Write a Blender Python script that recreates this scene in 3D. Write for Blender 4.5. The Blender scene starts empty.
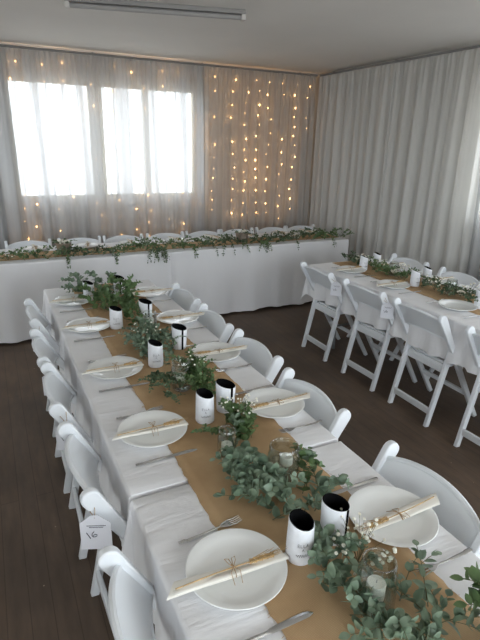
import bpy, math, random
from mathutils import Vector, Matrix
PI = math.pi
scn = bpy.context.scene
COL = scn.collection
sin, cos = math.sin, math.cos

# ------------------------------------------------------------------ helpers
class MB:
    def __init__(s):
        s.v = []; s.f = []; s.m = []
    def add(s, vs, fs, mi=0):
        o = len(s.v)
        s.v += [tuple(p) for p in vs]
        s.f += [tuple(i + o for i in f) for f in fs]
        s.m += [mi] * len(fs)
    def box(s, x0, x1, y0, y1, z0, z1, mi=0):
        s.add([(x0,y0,z0),(x1,y0,z0),(x1,y1,z0),(x0,y1,z0),(x0,y0,z1),(x1,y0,z1),(x1,y1,z1),(x0,y1,z1)],
              [(0,3,2,1),(4,5,6,7),(0,1,5,4),(1,2,6,5),(2,3,7,6),(3,0,4,7)], mi)
    def tube(s, pts, rad, n=8, cap=True, mi=0):
        pts = [Vector(p) for p in pts]
        if not hasattr(rad, '__len__'): rad = [rad] * len(pts)
        t0 = (pts[1] - pts[0]).normalized()
        a = t0.orthogonal().normalized()
        vs = []
        for i, p in enumerate(pts):
            t = (pts[min(i+1, len(pts)-1)] - pts[max(i-1, 0)])
            t = t.normalized() if t.length > 1e-9 else t0
            a = (a - t * a.dot(t))
            a = a.normalized() if a.length > 1e-6 else t.orthogonal().normalized()
            b = t.cross(a)
            for k in range(n):
                th = 2*PI*k/n
                vs.append(p + (a*cos(th) + b*sin(th)) * rad[i])
        fs = [(i*n+k, i*n+(k+1) % n, (i+1)*n+(k+1) % n, (i+1)*n+k) for i in range(len(pts)-1) for k in range(n)]
        if cap:
            fs.append(tuple(range(n-1, -1, -1))); fs.append(tuple((len(pts)-1)*n + k for k in range(n)))
        s.add(vs, fs, mi)
    def lathe(s, prof, n=32, c=(0,0), close=False, mi=0):
        vs = []; fs = []
        for r, z in prof:
            for k in range(n):
                th = 2*PI*k/n
                vs.append((c[0] + r*cos(th), c[1] + r*sin(th), z))
        L = len(prof)
        for i in range(L-1 if not close else L):
            j = (i+1) % L
            for k in range(n):
                fs.append((i*n+k, i*n+(k+1) % n, j*n+(k+1) % n, j*n+k))
        if not close:
            if prof[0][0] > 1e-5: fs.append(tuple(range(n-1, -1, -1)))
            if prof[-1][0] > 1e-5: fs.append(tuple((L-1)*n + k for k in range(n)))
        s.add(vs, fs, mi)
    def ball(s, c, r, n=8, m=5, mi=0, sz=1.0):
        prof = [(max(1e-6, r*sin(PI*i/m)), -r*cos(PI*i/m)*sz) for i in range(m+1)]
        o = MB(); o.lathe([(p[0], p[1]) for p in prof], n)
        s.add([(x+c[0], y+c[1], z+c[2]) for x, y, z in o.v], o.f, mi)
    def prism(s, poly, x0, x1, mi=0):
        """poly = list of (y, z), extruded along x"""
        n = len(poly)
        s.add([(x0, y, z) for y, z in poly] + [(x1, y, z) for y, z in poly],
              [tuple(range(n)), tuple(range(2*n-1, n-1, -1))] + [(i, i+n, (i+1) % n + n, (i+1) % n) for i in range(n)], mi)
    def grid(s, nu, nv, fn, mi=0, wrap=False):
        vs = [fn(i, j) for i in range(nu) for j in range(nv)]
        s.add(vs, [(i*nv+j, (i+1)*nv+j, (i+1)*nv+j+1, i*nv+j+1) for i in range(nu-1) for j in range(nv-1)], mi)
    def build(s, name, mats, parent=None, smooth=True, bevel=0, autos=True, solid=0, loc=None, sub=0):
        me = bpy.data.meshes.new(name)
        me.from_pydata(s.v, [], s.f)
        if not isinstance(mats, (list, tuple)): mats = [mats]
        for m in mats: me.materials.append(m)
        if len(mats) > 1: me.polygons.foreach_set('material_index', s.m)
        if smooth:
            me.polygons.foreach_set('use_smooth', [True]*len(s.f))
            if autos:
                try: me.set_sharp_from_angle(angle=math.radians(40))
                except Exception: pass
        me.update()
        o = bpy.data.objects.new(name, me); COL.objects.link(o)
        if parent: o.parent = parent
        if loc: o.location = loc
        if bevel:
            b = o.modifiers.new('bevel', 'BEVEL'); b.width = bevel; b.segments = 2; b.limit_method = 'ANGLE'; b.harden_normals = False
        if solid:
            k = o.modifiers.new('solid', 'SOLIDIFY'); k.thickness = solid; k.offset = -1
        if sub:
            k = o.modifiers.new('sub', 'SUBSURF'); k.levels = sub; k.render_levels = sub
        return o

def tag(o, label=None, cat=None, group=None, kind=None):
    if label: o['label'] = label
    if cat: o['category'] = cat
    if group: o['group'] = group
    if kind: o['kind'] = kind
    return o
def empty(name, loc=(0,0,0), rz=0, label=None, cat=None, group=None):
    o = bpy.data.objects.new(name, None); COL.objects.link(o)
    o.empty_display_size = .05
    o.location = loc; o.rotation_euler = (0, 0, rz)
    return tag(o, label, cat, group)
KIDS = {}
def copy_tree(o, parent=None):
    c = o.copy(); COL.objects.link(c); c.parent = parent
    for ch in list(o.children): copy_tree(ch, c)
    return c
def place(proto, used, loc, rz, label, cat, group=None):
    o = proto if not used else copy_tree(proto)
    o.location = loc; o.rotation_euler = (0, 0, rz)
    tag(o, label, cat, group)
    return o

# ------------------------------------------------------------------ materials
def mat(name, color, rough=.5, metal=0, spec=.5, noise=None, bump=None, sheen=0, coat=0, trans=0, ior=1.45, emit=None):
    """noise=(scale, amount) colour variation, bump=(scale, strength, dist)"""
    m = bpy.data.materials.new(name); m.use_nodes = True
    nt = m.node_tree; b = nt.nodes['Principled BSDF']
    b.inputs['Base Color'].default_value = (*color, 1)
    b.inputs['Roughness'].default_value = rough; b.inputs['Metallic'].default_value = metal
    b.inputs['Specular IOR Level'].default_value = spec
    b.inputs['Sheen Weight'].default_value = sheen; b.inputs['Coat Weight'].default_value = coat
    b.inputs['Transmission Weight'].default_value = trans; b.inputs['IOR'].default_value = ior
    tc = nt.nodes.new('ShaderNodeTexCoord')
    if noise:
        n = nt.nodes.new('ShaderNodeTexNoise'); n.inputs['Scale'].default_value = noise[0]; n.inputs['Detail'].default_value = 4
        nt.links.new(tc.outputs['Object'], n.inputs['Vector'])
        r = nt.nodes.new('ShaderNodeValToRGB'); k = noise[1]
        r.color_ramp.elements[0].position = .3; r.color_ramp.elements[1].position = .7
        r.color_ramp.elements[0].color = (*[max(0, c*(1-k)) for c in color], 1)
        r.color_ramp.elements[1].color = (*[min(1, c*(1+k)) for c in color], 1)
        nt.links.new(n.outputs['Fac'], r.inputs['Fac']); nt.links.new(r.outputs['Color'], b.inputs['Base Color'])
    if bump:
        n = nt.nodes.new('ShaderNodeTexNoise'); n.inputs['Scale'].default_value = bump[0]; n.inputs['Detail'].default_value = 3
        nt.links.new(tc.outputs['Object'], n.inputs['Vector'])
        u = nt.nodes.new('ShaderNodeBump'); u.inputs['Strength'].default_value = bump[1]; u.inputs['Distance'].default_value = bump[2]
        nt.links.new(n.outputs['Fac'], u.inputs['Height']); nt.links.new(u.outputs['Normal'], b.inputs['Normal'])
    if emit:
        b.inputs['Emission Color'].default_value = (*emit[0], 1); b.inputs['Emission Strength'].default_value = emit[1]
    return m

M = {}
M['wall'] = mat('painted_wall', (.62,.60,.56), .8, noise=(3,.04))
M['ceil'] = mat('ceiling_paint', (.74,.73,.71), .75, noise=(1.2,.03))
M['trim'] = mat('trim_paint', (.62,.61,.59), .5)
M['rail'] = mat('rail_grey_metal', (.22,.22,.22), .5)
M['plastic'] = mat('white_resin', (.76,.79,.82), .33, bump=(180,.04,.002))
M['pad'] = mat('white_vinyl', (.74,.77,.80), .45, bump=(60,.06,.003))
M['bolt'] = mat('dark_bolt', (.08,.08,.08), .4, .8)
M['china'] = mat('white_china', (.86,.875,.865), .08, coat=.4)
M['napkin'] = mat('cream_napkin', (.82,.80,.74), .85, bump=(240,.12,.002))
M['straw'] = mat('wheat_straw', (.50,.34,.16), .7, noise=(60,.3))
M['twine'] = mat('jute_twine', (.36,.24,.13), .85)
M['steel'] = mat('polished_cutlery', (.62,.62,.62), .22, 1.0)
M['cup'] = mat('white_neoprene', (.74,.76,.80), .7, noise=(55,.05), bump=(300,.1,.002))
M['cupb'] = mat('black_neoprene', (.003,.003,.0035), 1.0, spec=.1)
M['ink'] = mat('dark_ink', (.05,.05,.07), .6)
M['wax'] = mat('candle_wax', (.86,.84,.78), .45)
M['shell'] = mat('tan_shells', (.45,.30,.19), .6, noise=(70,.5))
M['paper'] = mat('tag_paper', (.72,.73,.78), .8)
M['tin'] = mat('tin_bucket', (.36,.30,.24), .45, .5, noise=(14,.3))
M['legmetal'] = mat('grey_leg_metal', (.25,.26,.27), .45, .6)
M['board'] = mat('table_board', (.62,.62,.60), .5)
M['flower'] = mat('tiny_white_flower', (.84,.82,.72), .8)
M['rose'] = mat('cream_petals', (.84,.80,.70), .7)
M['stem'] = mat('green_brown_stem', (.16,.15,.08), .7)
M['cord'] = mat('thin_clear_cord', (.42,.38,.30), .5)
M['frame'] = mat('window_frame_paint', (.62,.55,.36), .5)
M['fitting'] = mat('light_fitting_grey', (.30,.30,.30), .4)
M['diffuser'] = mat('light_tube_diffuser', (.36,.36,.36), .35)
M['bulb'] = mat('warm_fairy_bulb', (1,.8,.5), .5, emit=((1.0,.53,.20), 11))

def leafmat(name, c0, c1):
    m = bpy.data.materials.new(name); m.use_nodes = True; nt = m.node_tree
    b = nt.nodes['Principled BSDF']; b.inputs['Roughness'].default_value = .48
    tc = nt.nodes.new('ShaderNodeTexCoord'); n = nt.nodes.new('ShaderNodeTexNoise'); n.inputs['Scale'].default_value = 22
    nt.links.new(tc.outputs['Object'], n.inputs['Vector'])
    r = nt.nodes.new('ShaderNodeValToRGB'); r.color_ramp.elements[0].position = .32; r.color_ramp.elements[1].position = .68
    r.color_ramp.elements[0].color = (*c0, 1); r.color_ramp.elements[1].color = (*c1, 1)
    nt.links.new(n.outputs['Fac'], r.inputs['Fac']); nt.links.new(r.outputs['Color'], b.inputs['Base Color'])
    t = nt.nodes.new('ShaderNodeBsdfTranslucent'); nt.links.new(r.outputs['Color'], t.inputs['Color'])
    x = nt.nodes.new('ShaderNodeMixShader'); x.inputs[0].default_value = .15
    nt.links.new(b.outputs[0], x.inputs[1]); nt.links.new(t.outputs[0], x.inputs[2])
    nt.links.new(x.outputs[0], nt.nodes['Material Output'].inputs['Surface'])
    return m
M['leaf_blue'] = leafmat('blue_green_leaf', (.11,.175,.115), (.29,.375,.27))
M['leaf_green'] = leafmat('mid_green_leaf', (.085,.15,.06), (.17,.26,.11))
M['leaf_dark'] = leafmat('dark_green_leaf', (.05,.09,.045), (.13,.19,.10))

def clothmat():
    m = mat('white_linen_cloth', (.80,.80,.815), .85, sheen=.1)
    nt = m.node_tree; b = nt.nodes['Principled BSDF']; tc = nt.nodes.new('ShaderNodeTexCoord')
    mp = nt.nodes.new('ShaderNodeMapping'); mp.inputs['Scale'].default_value = (1.2, 5, 1.2)
    nt.links.new(tc.outputs['Object'], mp.inputs[0])
    n = nt.nodes.new('ShaderNodeTexNoise'); n.inputs['Scale'].default_value = 2.4; n.inputs['Detail'].default_value = 5; n.inputs['Distortion'].default_value = .6
    nt.links.new(mp.outputs[0], n.inputs['Vector'])
    n2 = nt.nodes.new('ShaderNodeTexNoise'); n2.inputs['Scale'].default_value = 380
    nt.links.new(tc.outputs['Object'], n2.inputs['Vector'])
    u = nt.nodes.new('ShaderNodeBump'); u.inputs['Strength'].default_value = .55; u.inputs['Distance'].default_value = .02
    u2 = nt.nodes.new('ShaderNodeBump'); u2.inputs['Strength'].default_value = .12; u2.inputs['Distance'].default_value = .001
    nt.links.new(n.outputs['Fac'], u.inputs['Height']); nt.links.new(n2.outputs['Fac'], u2.inputs['Height'])
    nt.links.new(u.outputs['Normal'], u2.inputs['Normal']); nt.links.new(u2.outputs['Normal'], b.inputs['Normal'])
    return m
M['cloth'] = clothmat()

def hessian():
    m = mat('hessian_weave', (.43,.29,.155), .9)
    nt = m.node_tree; b = nt.nodes['Principled BSDF']; tc = nt.nodes.new('ShaderNodeTexCoord')
    w = []
    for d in ('X', 'Y'):
        q = nt.nodes.new('ShaderNodeTexWave'); q.bands_direction = d; q.inputs['Scale'].default_value = 95
        q.inputs['Distortion'].default_value = 1.2; q.inputs['Detail'].default_value = 2; q.inputs['Detail Scale'].default_value = .4
        nt.links.new(tc.outputs['Object'], q.inputs['Vector']); w.append(q)
    mx = nt.nodes.new('ShaderNodeMath'); mx.operation = 'MULTIPLY'
    nt.links.new(w[0].outputs['Fac'], mx.inputs[0]); nt.links.new(w[1].outputs['Fac'], mx.inputs[1])
    n = nt.nodes.new('ShaderNodeTexNoise'); n.inputs['Scale'].default_value = 6; n.inputs['Detail'].default_value = 6
    nt.links.new(tc.outputs['Object'], n.inputs['Vector'])
    ad = nt.nodes.new('ShaderNodeMath'); ad.operation = 'MULTIPLY_ADD'; ad.inputs[1].default_value = .35
    nt.links.new(mx.outputs[0], ad.inputs[0]); nt.links.new(n.outputs['Fac'], ad.inputs[2])
    r = nt.nodes.new('ShaderNodeValToRGB')
    r.color_ramp.elements[0].position = .25; r.color_ramp.elements[1].position = .95
    r.color_ramp.elements[0].color = (.34,.21,.10,1); r.color_ramp.elements[1].color = (.60,.42,.24,1)
    nt.links.new(ad.outputs[0], r.inputs['Fac']); nt.links.new(r.outputs['Color'], b.inputs['Base Color'])
    u = nt.nodes.new('ShaderNodeBump'); u.inputs['Strength'].default_value = .5; u.inputs['Distance'].default_value = .002
    nt.links.new(mx.outputs[0], u.inputs['Height']); nt.links.new(u.outputs['Normal'], b.inputs['Normal'])
    return m
M['hessian'] = hessian()

def floormat():
    m = mat('worn_brown_boards', (.05,.035,.025), .5)
    nt = m.node_tree; b = nt.nodes['Principled BSDF']; tc = nt.nodes.new('ShaderNodeTexCoord')
    mp = nt.nodes.new('ShaderNodeMapping'); mp.inputs['Rotation'].default_value = (0, 0, PI/2)
    nt.links.new(tc.outputs['Object'], mp.inputs[0])
    br = nt.nodes.new('ShaderNodeTexBrick'); br.inputs['Scale'].default_value = 1
    br.inputs['Brick Width'].default_value = 2.4; br.inputs['Row Height'].default_value = .085; br.inputs['Mortar Size'].default_value = .0018
    br.inputs['Color1'].default_value = (.105,.072,.050,1); br.inputs['Color2'].default_value = (.112,.079,.057,1); br.inputs['Mortar'].default_value = (.070,.048,.034,1)
    nt.links.new(mp.outputs[0], br.inputs['Vector'])
    mg = nt.nodes.new('ShaderNodeMapping'); mg.inputs['Scale'].default_value = (9, 1.6, 1)
    nt.links.new(tc.outputs['Object'], mg.inputs[0])
    n = nt.nodes.new('ShaderNodeTexNoise'); n.inputs['Scale'].default_value = 3; n.inputs['Detail'].default_value = 8
    nt.links.new(mg.outputs[0], n.inputs['Vector'])
    n3 = nt.nodes.new('ShaderNodeTexNoise'); n3.inputs['Scale'].default_value = 1.7; n3.inputs['Detail'].default_value = 6
    nt.links.new(tc.outputs['Object'], n3.inputs['Vector'])
    r = nt.nodes.new('ShaderNodeValToRGB'); r.color_ramp.elements[0].position = .3; r.color_ramp.elements[1].position = .75
    r.color_ramp.elements[0].color = (.72,.72,.72,1); r.color_ramp.elements[1].color = (1.22,1.2,1.18,1)
    nt.links.new(n.outputs['Fac'], r.inputs['Fac'])
    r3 = nt.nodes.new('ShaderNodeValToRGB'); r3.color_ramp.elements[0].position = .3; r3.color_ramp.elements[1].position = .7
    r3.color_ramp.elements[0].color = (.7,.7,.7,1); r3.color_ramp.elements[1].color = (1.25,1.22,1.2,1)
    nt.links.new(n3.outputs['Fac'], r3.inputs['Fac'])
    x = nt.nodes.new('ShaderNodeMix'); x.data_type = 'RGBA'; x.blend_type = 'MULTIPLY'; x.inputs['Factor'].default_value = 1
    nt.links.new(br.outputs['Color'], x.inputs['A']); nt.links.new(r.outputs['Color'], x.inputs['B'])
    x2 = nt.nodes.new('ShaderNodeMix'); x2.data_type = 'RGBA'; x2.blend_type = 'MULTIPLY'; x2.inputs['Factor'].default_value = 1
    nt.links.new(x.outputs['Result'], x2.inputs['A']); nt.links.new(r3.outputs['Color'], x2.inputs['B'])
    # pale crumbs and specks
    vo = nt.nodes.new('ShaderNodeTexVoronoi'); vo.inputs['Scale'].default_value = 7
    nt.links.new(tc.outputs['Object'], vo.inputs['Vector'])
    lt = nt.nodes.new('ShaderNodeMath'); lt.operation = 'LESS_THAN'; lt.inputs[1].default_value = .028
    nt.links.new(vo.outputs['Distance'], lt.inputs[0])
    x3 = nt.nodes.new('ShaderNodeMix'); x3.data_type = 'RGBA'; x3.inputs['B'].default_value = (.35,.28,.2,1)
    nt.links.new(lt.outputs[0], x3.inputs['Factor']); nt.links.new(x2.outputs['Result'], x3.inputs['A'])
    nt.links.new(x3.outputs['Result'], b.inputs['Base Color'])
    rr = nt.nodes.new('ShaderNodeMapRange'); rr.inputs['To Min'].default_value = .42; rr.inputs['To Max'].default_value = .7
    nt.links.new(n.outputs['Fac'], rr.inputs['Value']); nt.links.new(rr.outputs[0], b.inputs['Roughness'])
    u = nt.nodes.new('ShaderNodeBump'); u.inputs['Strength'].default_value = .25; u.inputs['Distance'].default_value = .003
    nt.links.new(n.outputs['Fac'], u.inputs['Height']); nt.links.new(u.outputs['Normal'], b.inputs['Normal'])
    return m
M['floor'] = floormat()

def sheer(name, col, opac, fold_contrast=.18, col_t=None):
    """gauze: threads that scatter plus open weave that lets light straight through"""
    m = bpy.data.materials.new(name); m.use_nodes = True; nt = m.node_tree
    for n in list(nt.nodes):
        if n.type != 'OUTPUT_MATERIAL': nt.nodes.remove(n)
    out = [n for n in nt.nodes if n.type == 'OUTPUT_MATERIAL'][0]
    d = nt.nodes.new('ShaderNodeBsdfDiffuse'); d.inputs['Color'].default_value = (*col, 1)
    t = nt.nodes.new('ShaderNodeBsdfTranslucent'); t.inputs['Color'].default_value = (*(col_t or col), 1)
    a = nt.nodes.new('ShaderNodeMixShader'); a.inputs[0].default_value = .30
    nt.links.new(d.outputs[0], a.inputs[1]); nt.links.new(t.outputs[0], a.inputs[2])
    tr = nt.nodes.new('ShaderNodeBsdfTransparent')
    # gathered threads: density attribute written on the mesh (cloth gathered into folds)
    at = nt.nodes.new('ShaderNodeAttribute'); at.attribute_name = 'gather'
    ma = nt.nodes.new('ShaderNodeMath'); ma.operation = 'MULTIPLY_ADD'; ma.inputs[1].default_value = fold_contrast; ma.inputs[2].default_value = opac
    ma.use_clamp = True
    nt.links.new(at.outputs['Fac'], ma.inputs[0])
    x = nt.nodes.new('ShaderNodeMixShader')
    nt.links.new(ma.outputs[0], x.inputs[0]); nt.links.new(tr.outputs[0], x.inputs[1]); nt.links.new(a.outputs[0], x.inputs[2])
    nt.links.new(x.outputs[0], out.inputs['Surface'])
    return m
M['sheer'] = sheer('grey_sheer_gauze', (.50,.505,.51), .71, .25)
M['sheer2'] = sheer('grey_sheer_gauze_dense', (.51,.50,.485), .71, .19)
M['drape'] = sheer('right_wall_gauze', (.74,.735,.71), .84, .15)
M['hem'] = sheer('doubled_gauze', (.66,.65,.62), .97, .02)

def glassmat():
    m = bpy.data.materials.new('clear_glass'); m.use_nodes = True; nt = m.node_tree
    for n in list(nt.nodes):
        if n.type != 'OUTPUT_MATERIAL': nt.nodes.remove(n)
    out = [n for n in nt.nodes if n.type == 'OUTPUT_MATERIAL'][0]
    tr = nt.nodes.new('ShaderNodeBsdfTransparent'); tr.inputs['Color'].default_value = (.90,.925,.91,1)
    g = nt.nodes.new('ShaderNodeBsdfGlossy'); g.inputs['Roughness'].default_value = .04
    lw = nt.nodes.new('ShaderNodeLayerWeight'); pw = nt.nodes.new('ShaderNodeMath'); pw.operation = 'POWER'; pw.inputs[1].default_value = 2.2
    nt.links.new(lw.outputs['Facing'], pw.inputs[0])
    fr = nt.nodes.new('ShaderNodeMath'); fr.operation = 'MULTIPLY_ADD'; fr.inputs[1].default_value = .8; fr.inputs[2].default_value = .07
    nt.links.new(pw.outputs[0], fr.inputs[0])
    x = nt.nodes.new('ShaderNodeMixShader')
    nt.links.new(fr.outputs[0], x.inputs[0]); nt.links.new(tr.outputs[0], x.inputs[1]); nt.links.new(g.outputs[0], x.inputs[2])
    nt.links.new(x.outputs[0], out.inputs['Surface'])
    return m
M['glass'] = glassmat()
def panemat():
    m = bpy.data.materials.new('window_pane'); m.use_nodes = True; nt = m.node_tree
    for n in list(nt.nodes):
        if n.type != 'OUTPUT_MATERIAL': nt.nodes.remove(n)
    out = [n for n in nt.nodes if n.type == 'OUTPUT_MATERIAL'][0]
    tr = nt.nodes.new('ShaderNodeBsdfTransparent'); g = nt.nodes.new('ShaderNodeBsdfGlossy'); g.inputs['Roughness'].default_value = .02
    x = nt.nodes.new('ShaderNodeMixShader'); x.inputs[0].default_value = .05
    nt.links.new(tr.outputs[0], x.inputs[1]); nt.links.new(g.outputs[0], x.inputs[2]); nt.links.new(x.outputs[0], out.inputs['Surface'])
    return m
M['pane'] = panemat()
def watermat():
    m = bpy.data.materials.new('cloudy_water'); m.use_nodes = True; nt = m.node_tree
    b = nt.nodes['Principled BSDF']; b.inputs['Base Color'].default_value = (.60,.54,.42,1); b.inputs['Roughness'].default_value = .15
    b.inputs['Alpha'].default_value = .38
    return m
M['water'] = watermat()

# ------------------------------------------------------------------ camera (pose recovered from the room's own lines)
fw = Vector((.42149626, .84359069, -.33270956)); rt = Vector((.89781776, -.4398032, .02228052)); up = Vector((.12753109, .30810371, .9427661))
cd = bpy.data.cameras.new('camera'); cam = bpy.data.objects.new('camera', cd); COL.objects.link(cam)
cd.sensor_fit = 'HORIZONTAL'; cd.sensor_width = 36; cd.lens = 496.97*36/480; cd.clip_start = .02
mw = Matrix((rt, up, -fw)).transposed().to_4x4(); mw.translation = Vector((-.2778, .0207, 1.7577))
cam.matrix_world = mw
scn.camera = cam

# ------------------------------------------------------------------ room
XL, XR, YB, YF, ZC = -2.3, 3.93, 6.16, -2.2, 2.666
def structure(name, mb, m, **k):
    o = mb.build(name, m, **k); o['kind'] = 'structure'; return o
b = MB(); b.box(XL-.2, XR+.2, YF-.2, YB+.2, -.1, 0); structure('floor', b, M['floor'], smooth=False)
b = MB(); b.box(XL-.2, XR+.2, YF-.2, YB+.2, ZC, ZC+.1); structure('ceiling', b, M['ceil'], smooth=False)
def wall(name, axis, pos, thick, a0, a1, holes):
    """wall along an axis with rectangular window openings: holes = [(a, b, z0, z1)]"""
    mb = MB()
    def bx(u0, u1, z0, z1):
        if u1-u0 < 1e-4 or z1-z0 < 1e-4: return
        p0, p1 = sorted((pos, pos+thick))
        if axis == 'x': mb.box(u0, u1, p0, p1, z0, z1)
        else: mb.box(p0, p1, u0, u1, z0, z1)
    cur = a0
    for (h0, h1, z0, z1) in sorted(holes):
        bx(cur, h0, 0, ZC); bx(h0, h1, 0, z0); bx(h0, h1, z1, ZC); cur = h1
    bx(cur, a1, 0, ZC)
    return structure(name, mb, M['wall'], smooth=False)
WB = (.0, 2.125, 1.12, 2.375)
WR = [(1.15, 3.42, 1.13, 2.35), (-1.7, .85, .8, 2.35)]  # second opening is unseen, added as a daylight source for the foreground
WL = [(-1.5, -.1, .95, 2.2), (3.6, 4.9, .95, 2.2)]  # unseen windows, added to let daylight in from the left
WF = (-.9, 3.3, .6, 2.35)  # unseen window behind the camera, added to brighten the interior
wall('wall_back', 'x', YB, .12, XL, XR, [WB])
wall('wall_right', 'y', XR, .12, YF, YB, WR)
wall('wall_left', 'y', XL, -.12, YF, YB, WL)
wall('wall_rear', 'x', YF, -.12, XL, XR, [WF])

def window(name, axis, pos, a0, a1, z0, z1, nm=3, inward=-1, mull=None):
    """frame with mullions and one glass pane each; 'pos' is the wall's inner face"""
    f = MB(); p = pos - inward*.03
    def bx(mb, u0, u1, w0, w1, d0=-.03, d1=.03):
        if axis == 'x': mb.box(u0, u1, p+d0, p+d1, w0, w1)
        else: mb.box(p+d0, p+d1, u0, u1, w0, w1)
    t = .045
    bx(f, a0, a1, z0, z0+t); bx(f, a0, a1, z1-t, z1); bx(f, a0, a0+t, z0+t, z1-t); bx(f, a1-t, a1, z0+t, z1-t)
    st = (a1-a0)/nm
    mull = mull or [(a0+st*k, .03) for k in range(1, nm)]
    for c, hw in mull: bx(f, c-hw, c+hw, z0+t, z1-t)
    ed = [a0] + [c for c, hw in mull] + [a1]; nm = len(ed)-1
    fr = structure(name, f, M['frame'], smooth=False)
    for k in range(nm):
        g = MB(); u0, u1 = ed[k], ed[k+1]
        bx(g, u0+.03, u1-.03, z0+t, z1-t, -.002, .002); g.build('glass_pane', M['pane'], fr, smooth=False)
    return fr
window('window_1', 'x', YB, *WB, inward=-1, mull=[(.92, .075), (1.50, .03)])
window('window_2', 'y', XR, *WR[0], nm=3, inward=-1)
window('unseen_window_3', 'y', XR, *WR[1], nm=3, inward=-1)
window('unseen_window_4', 'y', XL, *WL[0], nm=2, inward=1)
window('unseen_window_5', 'y', XL, *WL[1], nm=2, inward=1)
window('unseen_window_6', 'x', YF, *WF, nm=4, inward=1)
# cornice where the ceiling meets the walls
def cornice(name, poly_fn, L0, L1, axis):
    mb = MB(); pr = [(0,0),(.05,0),(.05,-.008),(.012,-.035),(0,-.035)]
    vs = []
    for u in (L0, L1):
        for d, z in pr: vs.append((u, YB-d, ZC+z) if axis == 'x' else (XR-d, u, ZC+z))
    n = len(pr)
    mb.add(vs, [tuple(range(n)), tuple(range(2*n-1, n-1, -1))] + [(i, i+n, (i+1) % n+n, (i+1) % n) for i in range(n)])
    return structure(name, mb, M['trim'], smooth=False)
cornice('trim_1', None, XL, XR, 'x'); cornice('trim_2', None, YF, YB, 'y')

# ------------------------------------------------------------------ curtains
def fold_field(seed, L, big=.16, small=.052):
    rnd = random.Random(seed); xs = []; x = 0
    while x < L + big:
        xs.append(x); x += big*rnd.uniform(.55, 1.45)
    ph = []
    amp = [rnd.uniform(.5, 1.15) for _ in xs]
    drift = [rnd.uniform(-.05, .05) for _ in xs]
    def f(s, zf):
        # zf: 0 at top, 1 at the floor
        k = 0
        while k < len(xs)-2 and xs[k+1] + drift[k+1]*zf < s: k += 1
        a = xs[k] + drift[k]*zf; c = xs[k+1] + drift[k+1]*zf
        t = min(1, max(0, (s-a)/max(.02, c-a)))
        A = amp[k]*(1-t) + amp[k+1]*t
        v = (1-cos(2*PI*t))*.5
        v = v**.75
        fine = .5 + .5*sin(s*2*PI/small + 3*sin(s*7+seed))
        w = max(0, 1 - zf*4.5)
        v2 = v*A*(1-.55*w) + fine*(.45*w + .10)
        return v2, v
    return f
def curtain(name, label, axis, plane, a0, a1, z0, z1, m, amp=.045, seed=1, big=.16, step=.013, bands=None, group=None, cat='curtain', inward=-1):
    L = a1-a0; n = int(L/step)+1; zs = [0,.01,.03,.06,.1,.16,.24,.35,.5,.68,.85,1.0]
    f = fold_field(seed, L, big)
    mb = MB(); dens = []
    ln = random.Random(seed+9).uniform(0, 6)
    for i in range(n):
        for zf in zs:
            s = L*i/(n-1); v, v0 = f(s, zf)
            d = plane + inward*amp*(v-.5)
            if zf < .005: d = plane + inward*amp*.12*(v-.5)
            z = z1 + (z0-z1)*zf
            mb.v.append((a0+s, d, z) if axis == 'x' else (d, a0+s, z))
            g = abs(sin(2*PI*s/.071 + 2.2*sin(s*5.1+ln) + .9*zf))**2.2
            g2 = .5+.5*sin(s*11.3 + ln + 1.7*sin(s*3.7) + .7*zf)
            ln1 = abs(sin(PI*(s+.045*sin(s*3.3+ln)+.03*zf)/.155 + ln))**9
            ln2 = abs(sin(PI*(s+.06*sin(s*2.1)-.05*zf)/.41 + ln))**8
            ln3 = .9*abs(sin(PI*(s+.02*sin(s*9+ln)-.04*zf)/.093 + 1.3*ln))**10*(.5+.5*sin(s*5+ln))
            e = min(1, max(ln3, .45*g*g2, .92*ln1, 1.0*ln2) + .25*(1-v0)**2)
            if bands:
                for (q0, q1, k) in bands:
                    if q0 < a0+s+.05*zf < q1: e = max(e, k)
            if zf < .05: e = 1.0
            elif zf < .11: e = max(e, .4)
            dens.append(e)
    m_ = len(zs)
    mb.f = [(i*m_+j, (i+1)*m_+j, (i+1)*m_+j+1, i*m_+j+1) for i in range(n-1) for j in range(m_-1)]; mb.m = [0]*len(mb.f)
    o = mb.build(name, m, autos=False)
    at = o.data.attributes.new('gather', 'FLOAT', 'POINT'); at.data.foreach_set('value', dens)
    return tag(o, label, cat, group)
CY = 6.02; CX = 3.79; ZT = 2.615
curtain('sheer_curtain', 'wide grey sheer curtain hanging over the bright window on the back wall', 'x', CY, -1.2, 2.17, .03, ZT, M['sheer'], seed=3, big=.17, amp=.075,
        bands=[(.82, .96, .86), (1.15, 1.27, .97), (1.42, 1.55, .85), (-.2, .02, 1.0), (2.08, 2.3, .95)])
curtain('sheer_curtain', 'grey sheer curtain in the back corner lit by dense columns of fairy lights', 'x', CY+.005, 2.12, 3.76, .03, ZT, M['sheer2'], seed=8, big=.15, amp=.065)
for k, (q0, q1, lb, sd) in enumerate([(4.55, 5.99, 'pale grey pleated curtain panel on the right wall next to the room corner', 21),
                                  (3.28, 4.60, 'pale grey pleated curtain panel at the middle of the right wall', 33),
                                  (1.9, 3.33, 'pale curtain panel over the right wall window at the photo edge', 47),
                                  (.3, 1.95, 'pale curtain panel nearest the camera on the right wall', 52)]):
    curtain('pleated_curtain', lb, 'y', CX + .006*(k % 2), q0, q1, .03, ZT, M['drape'] if k < 2 else M['sheer'], seed=sd, big=.15, amp=.06,
            group='curtain panels along the right wall')
b = MB(); b.tube([(-1.2, CY, ZT+.012), (3.76, CY, ZT+.012)], .012, 8)
r = b.build('curtain_rail', M['rail']); tag(r, 'thin dark curtain rail along the top of the back wall', 'curtain rail')
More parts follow.
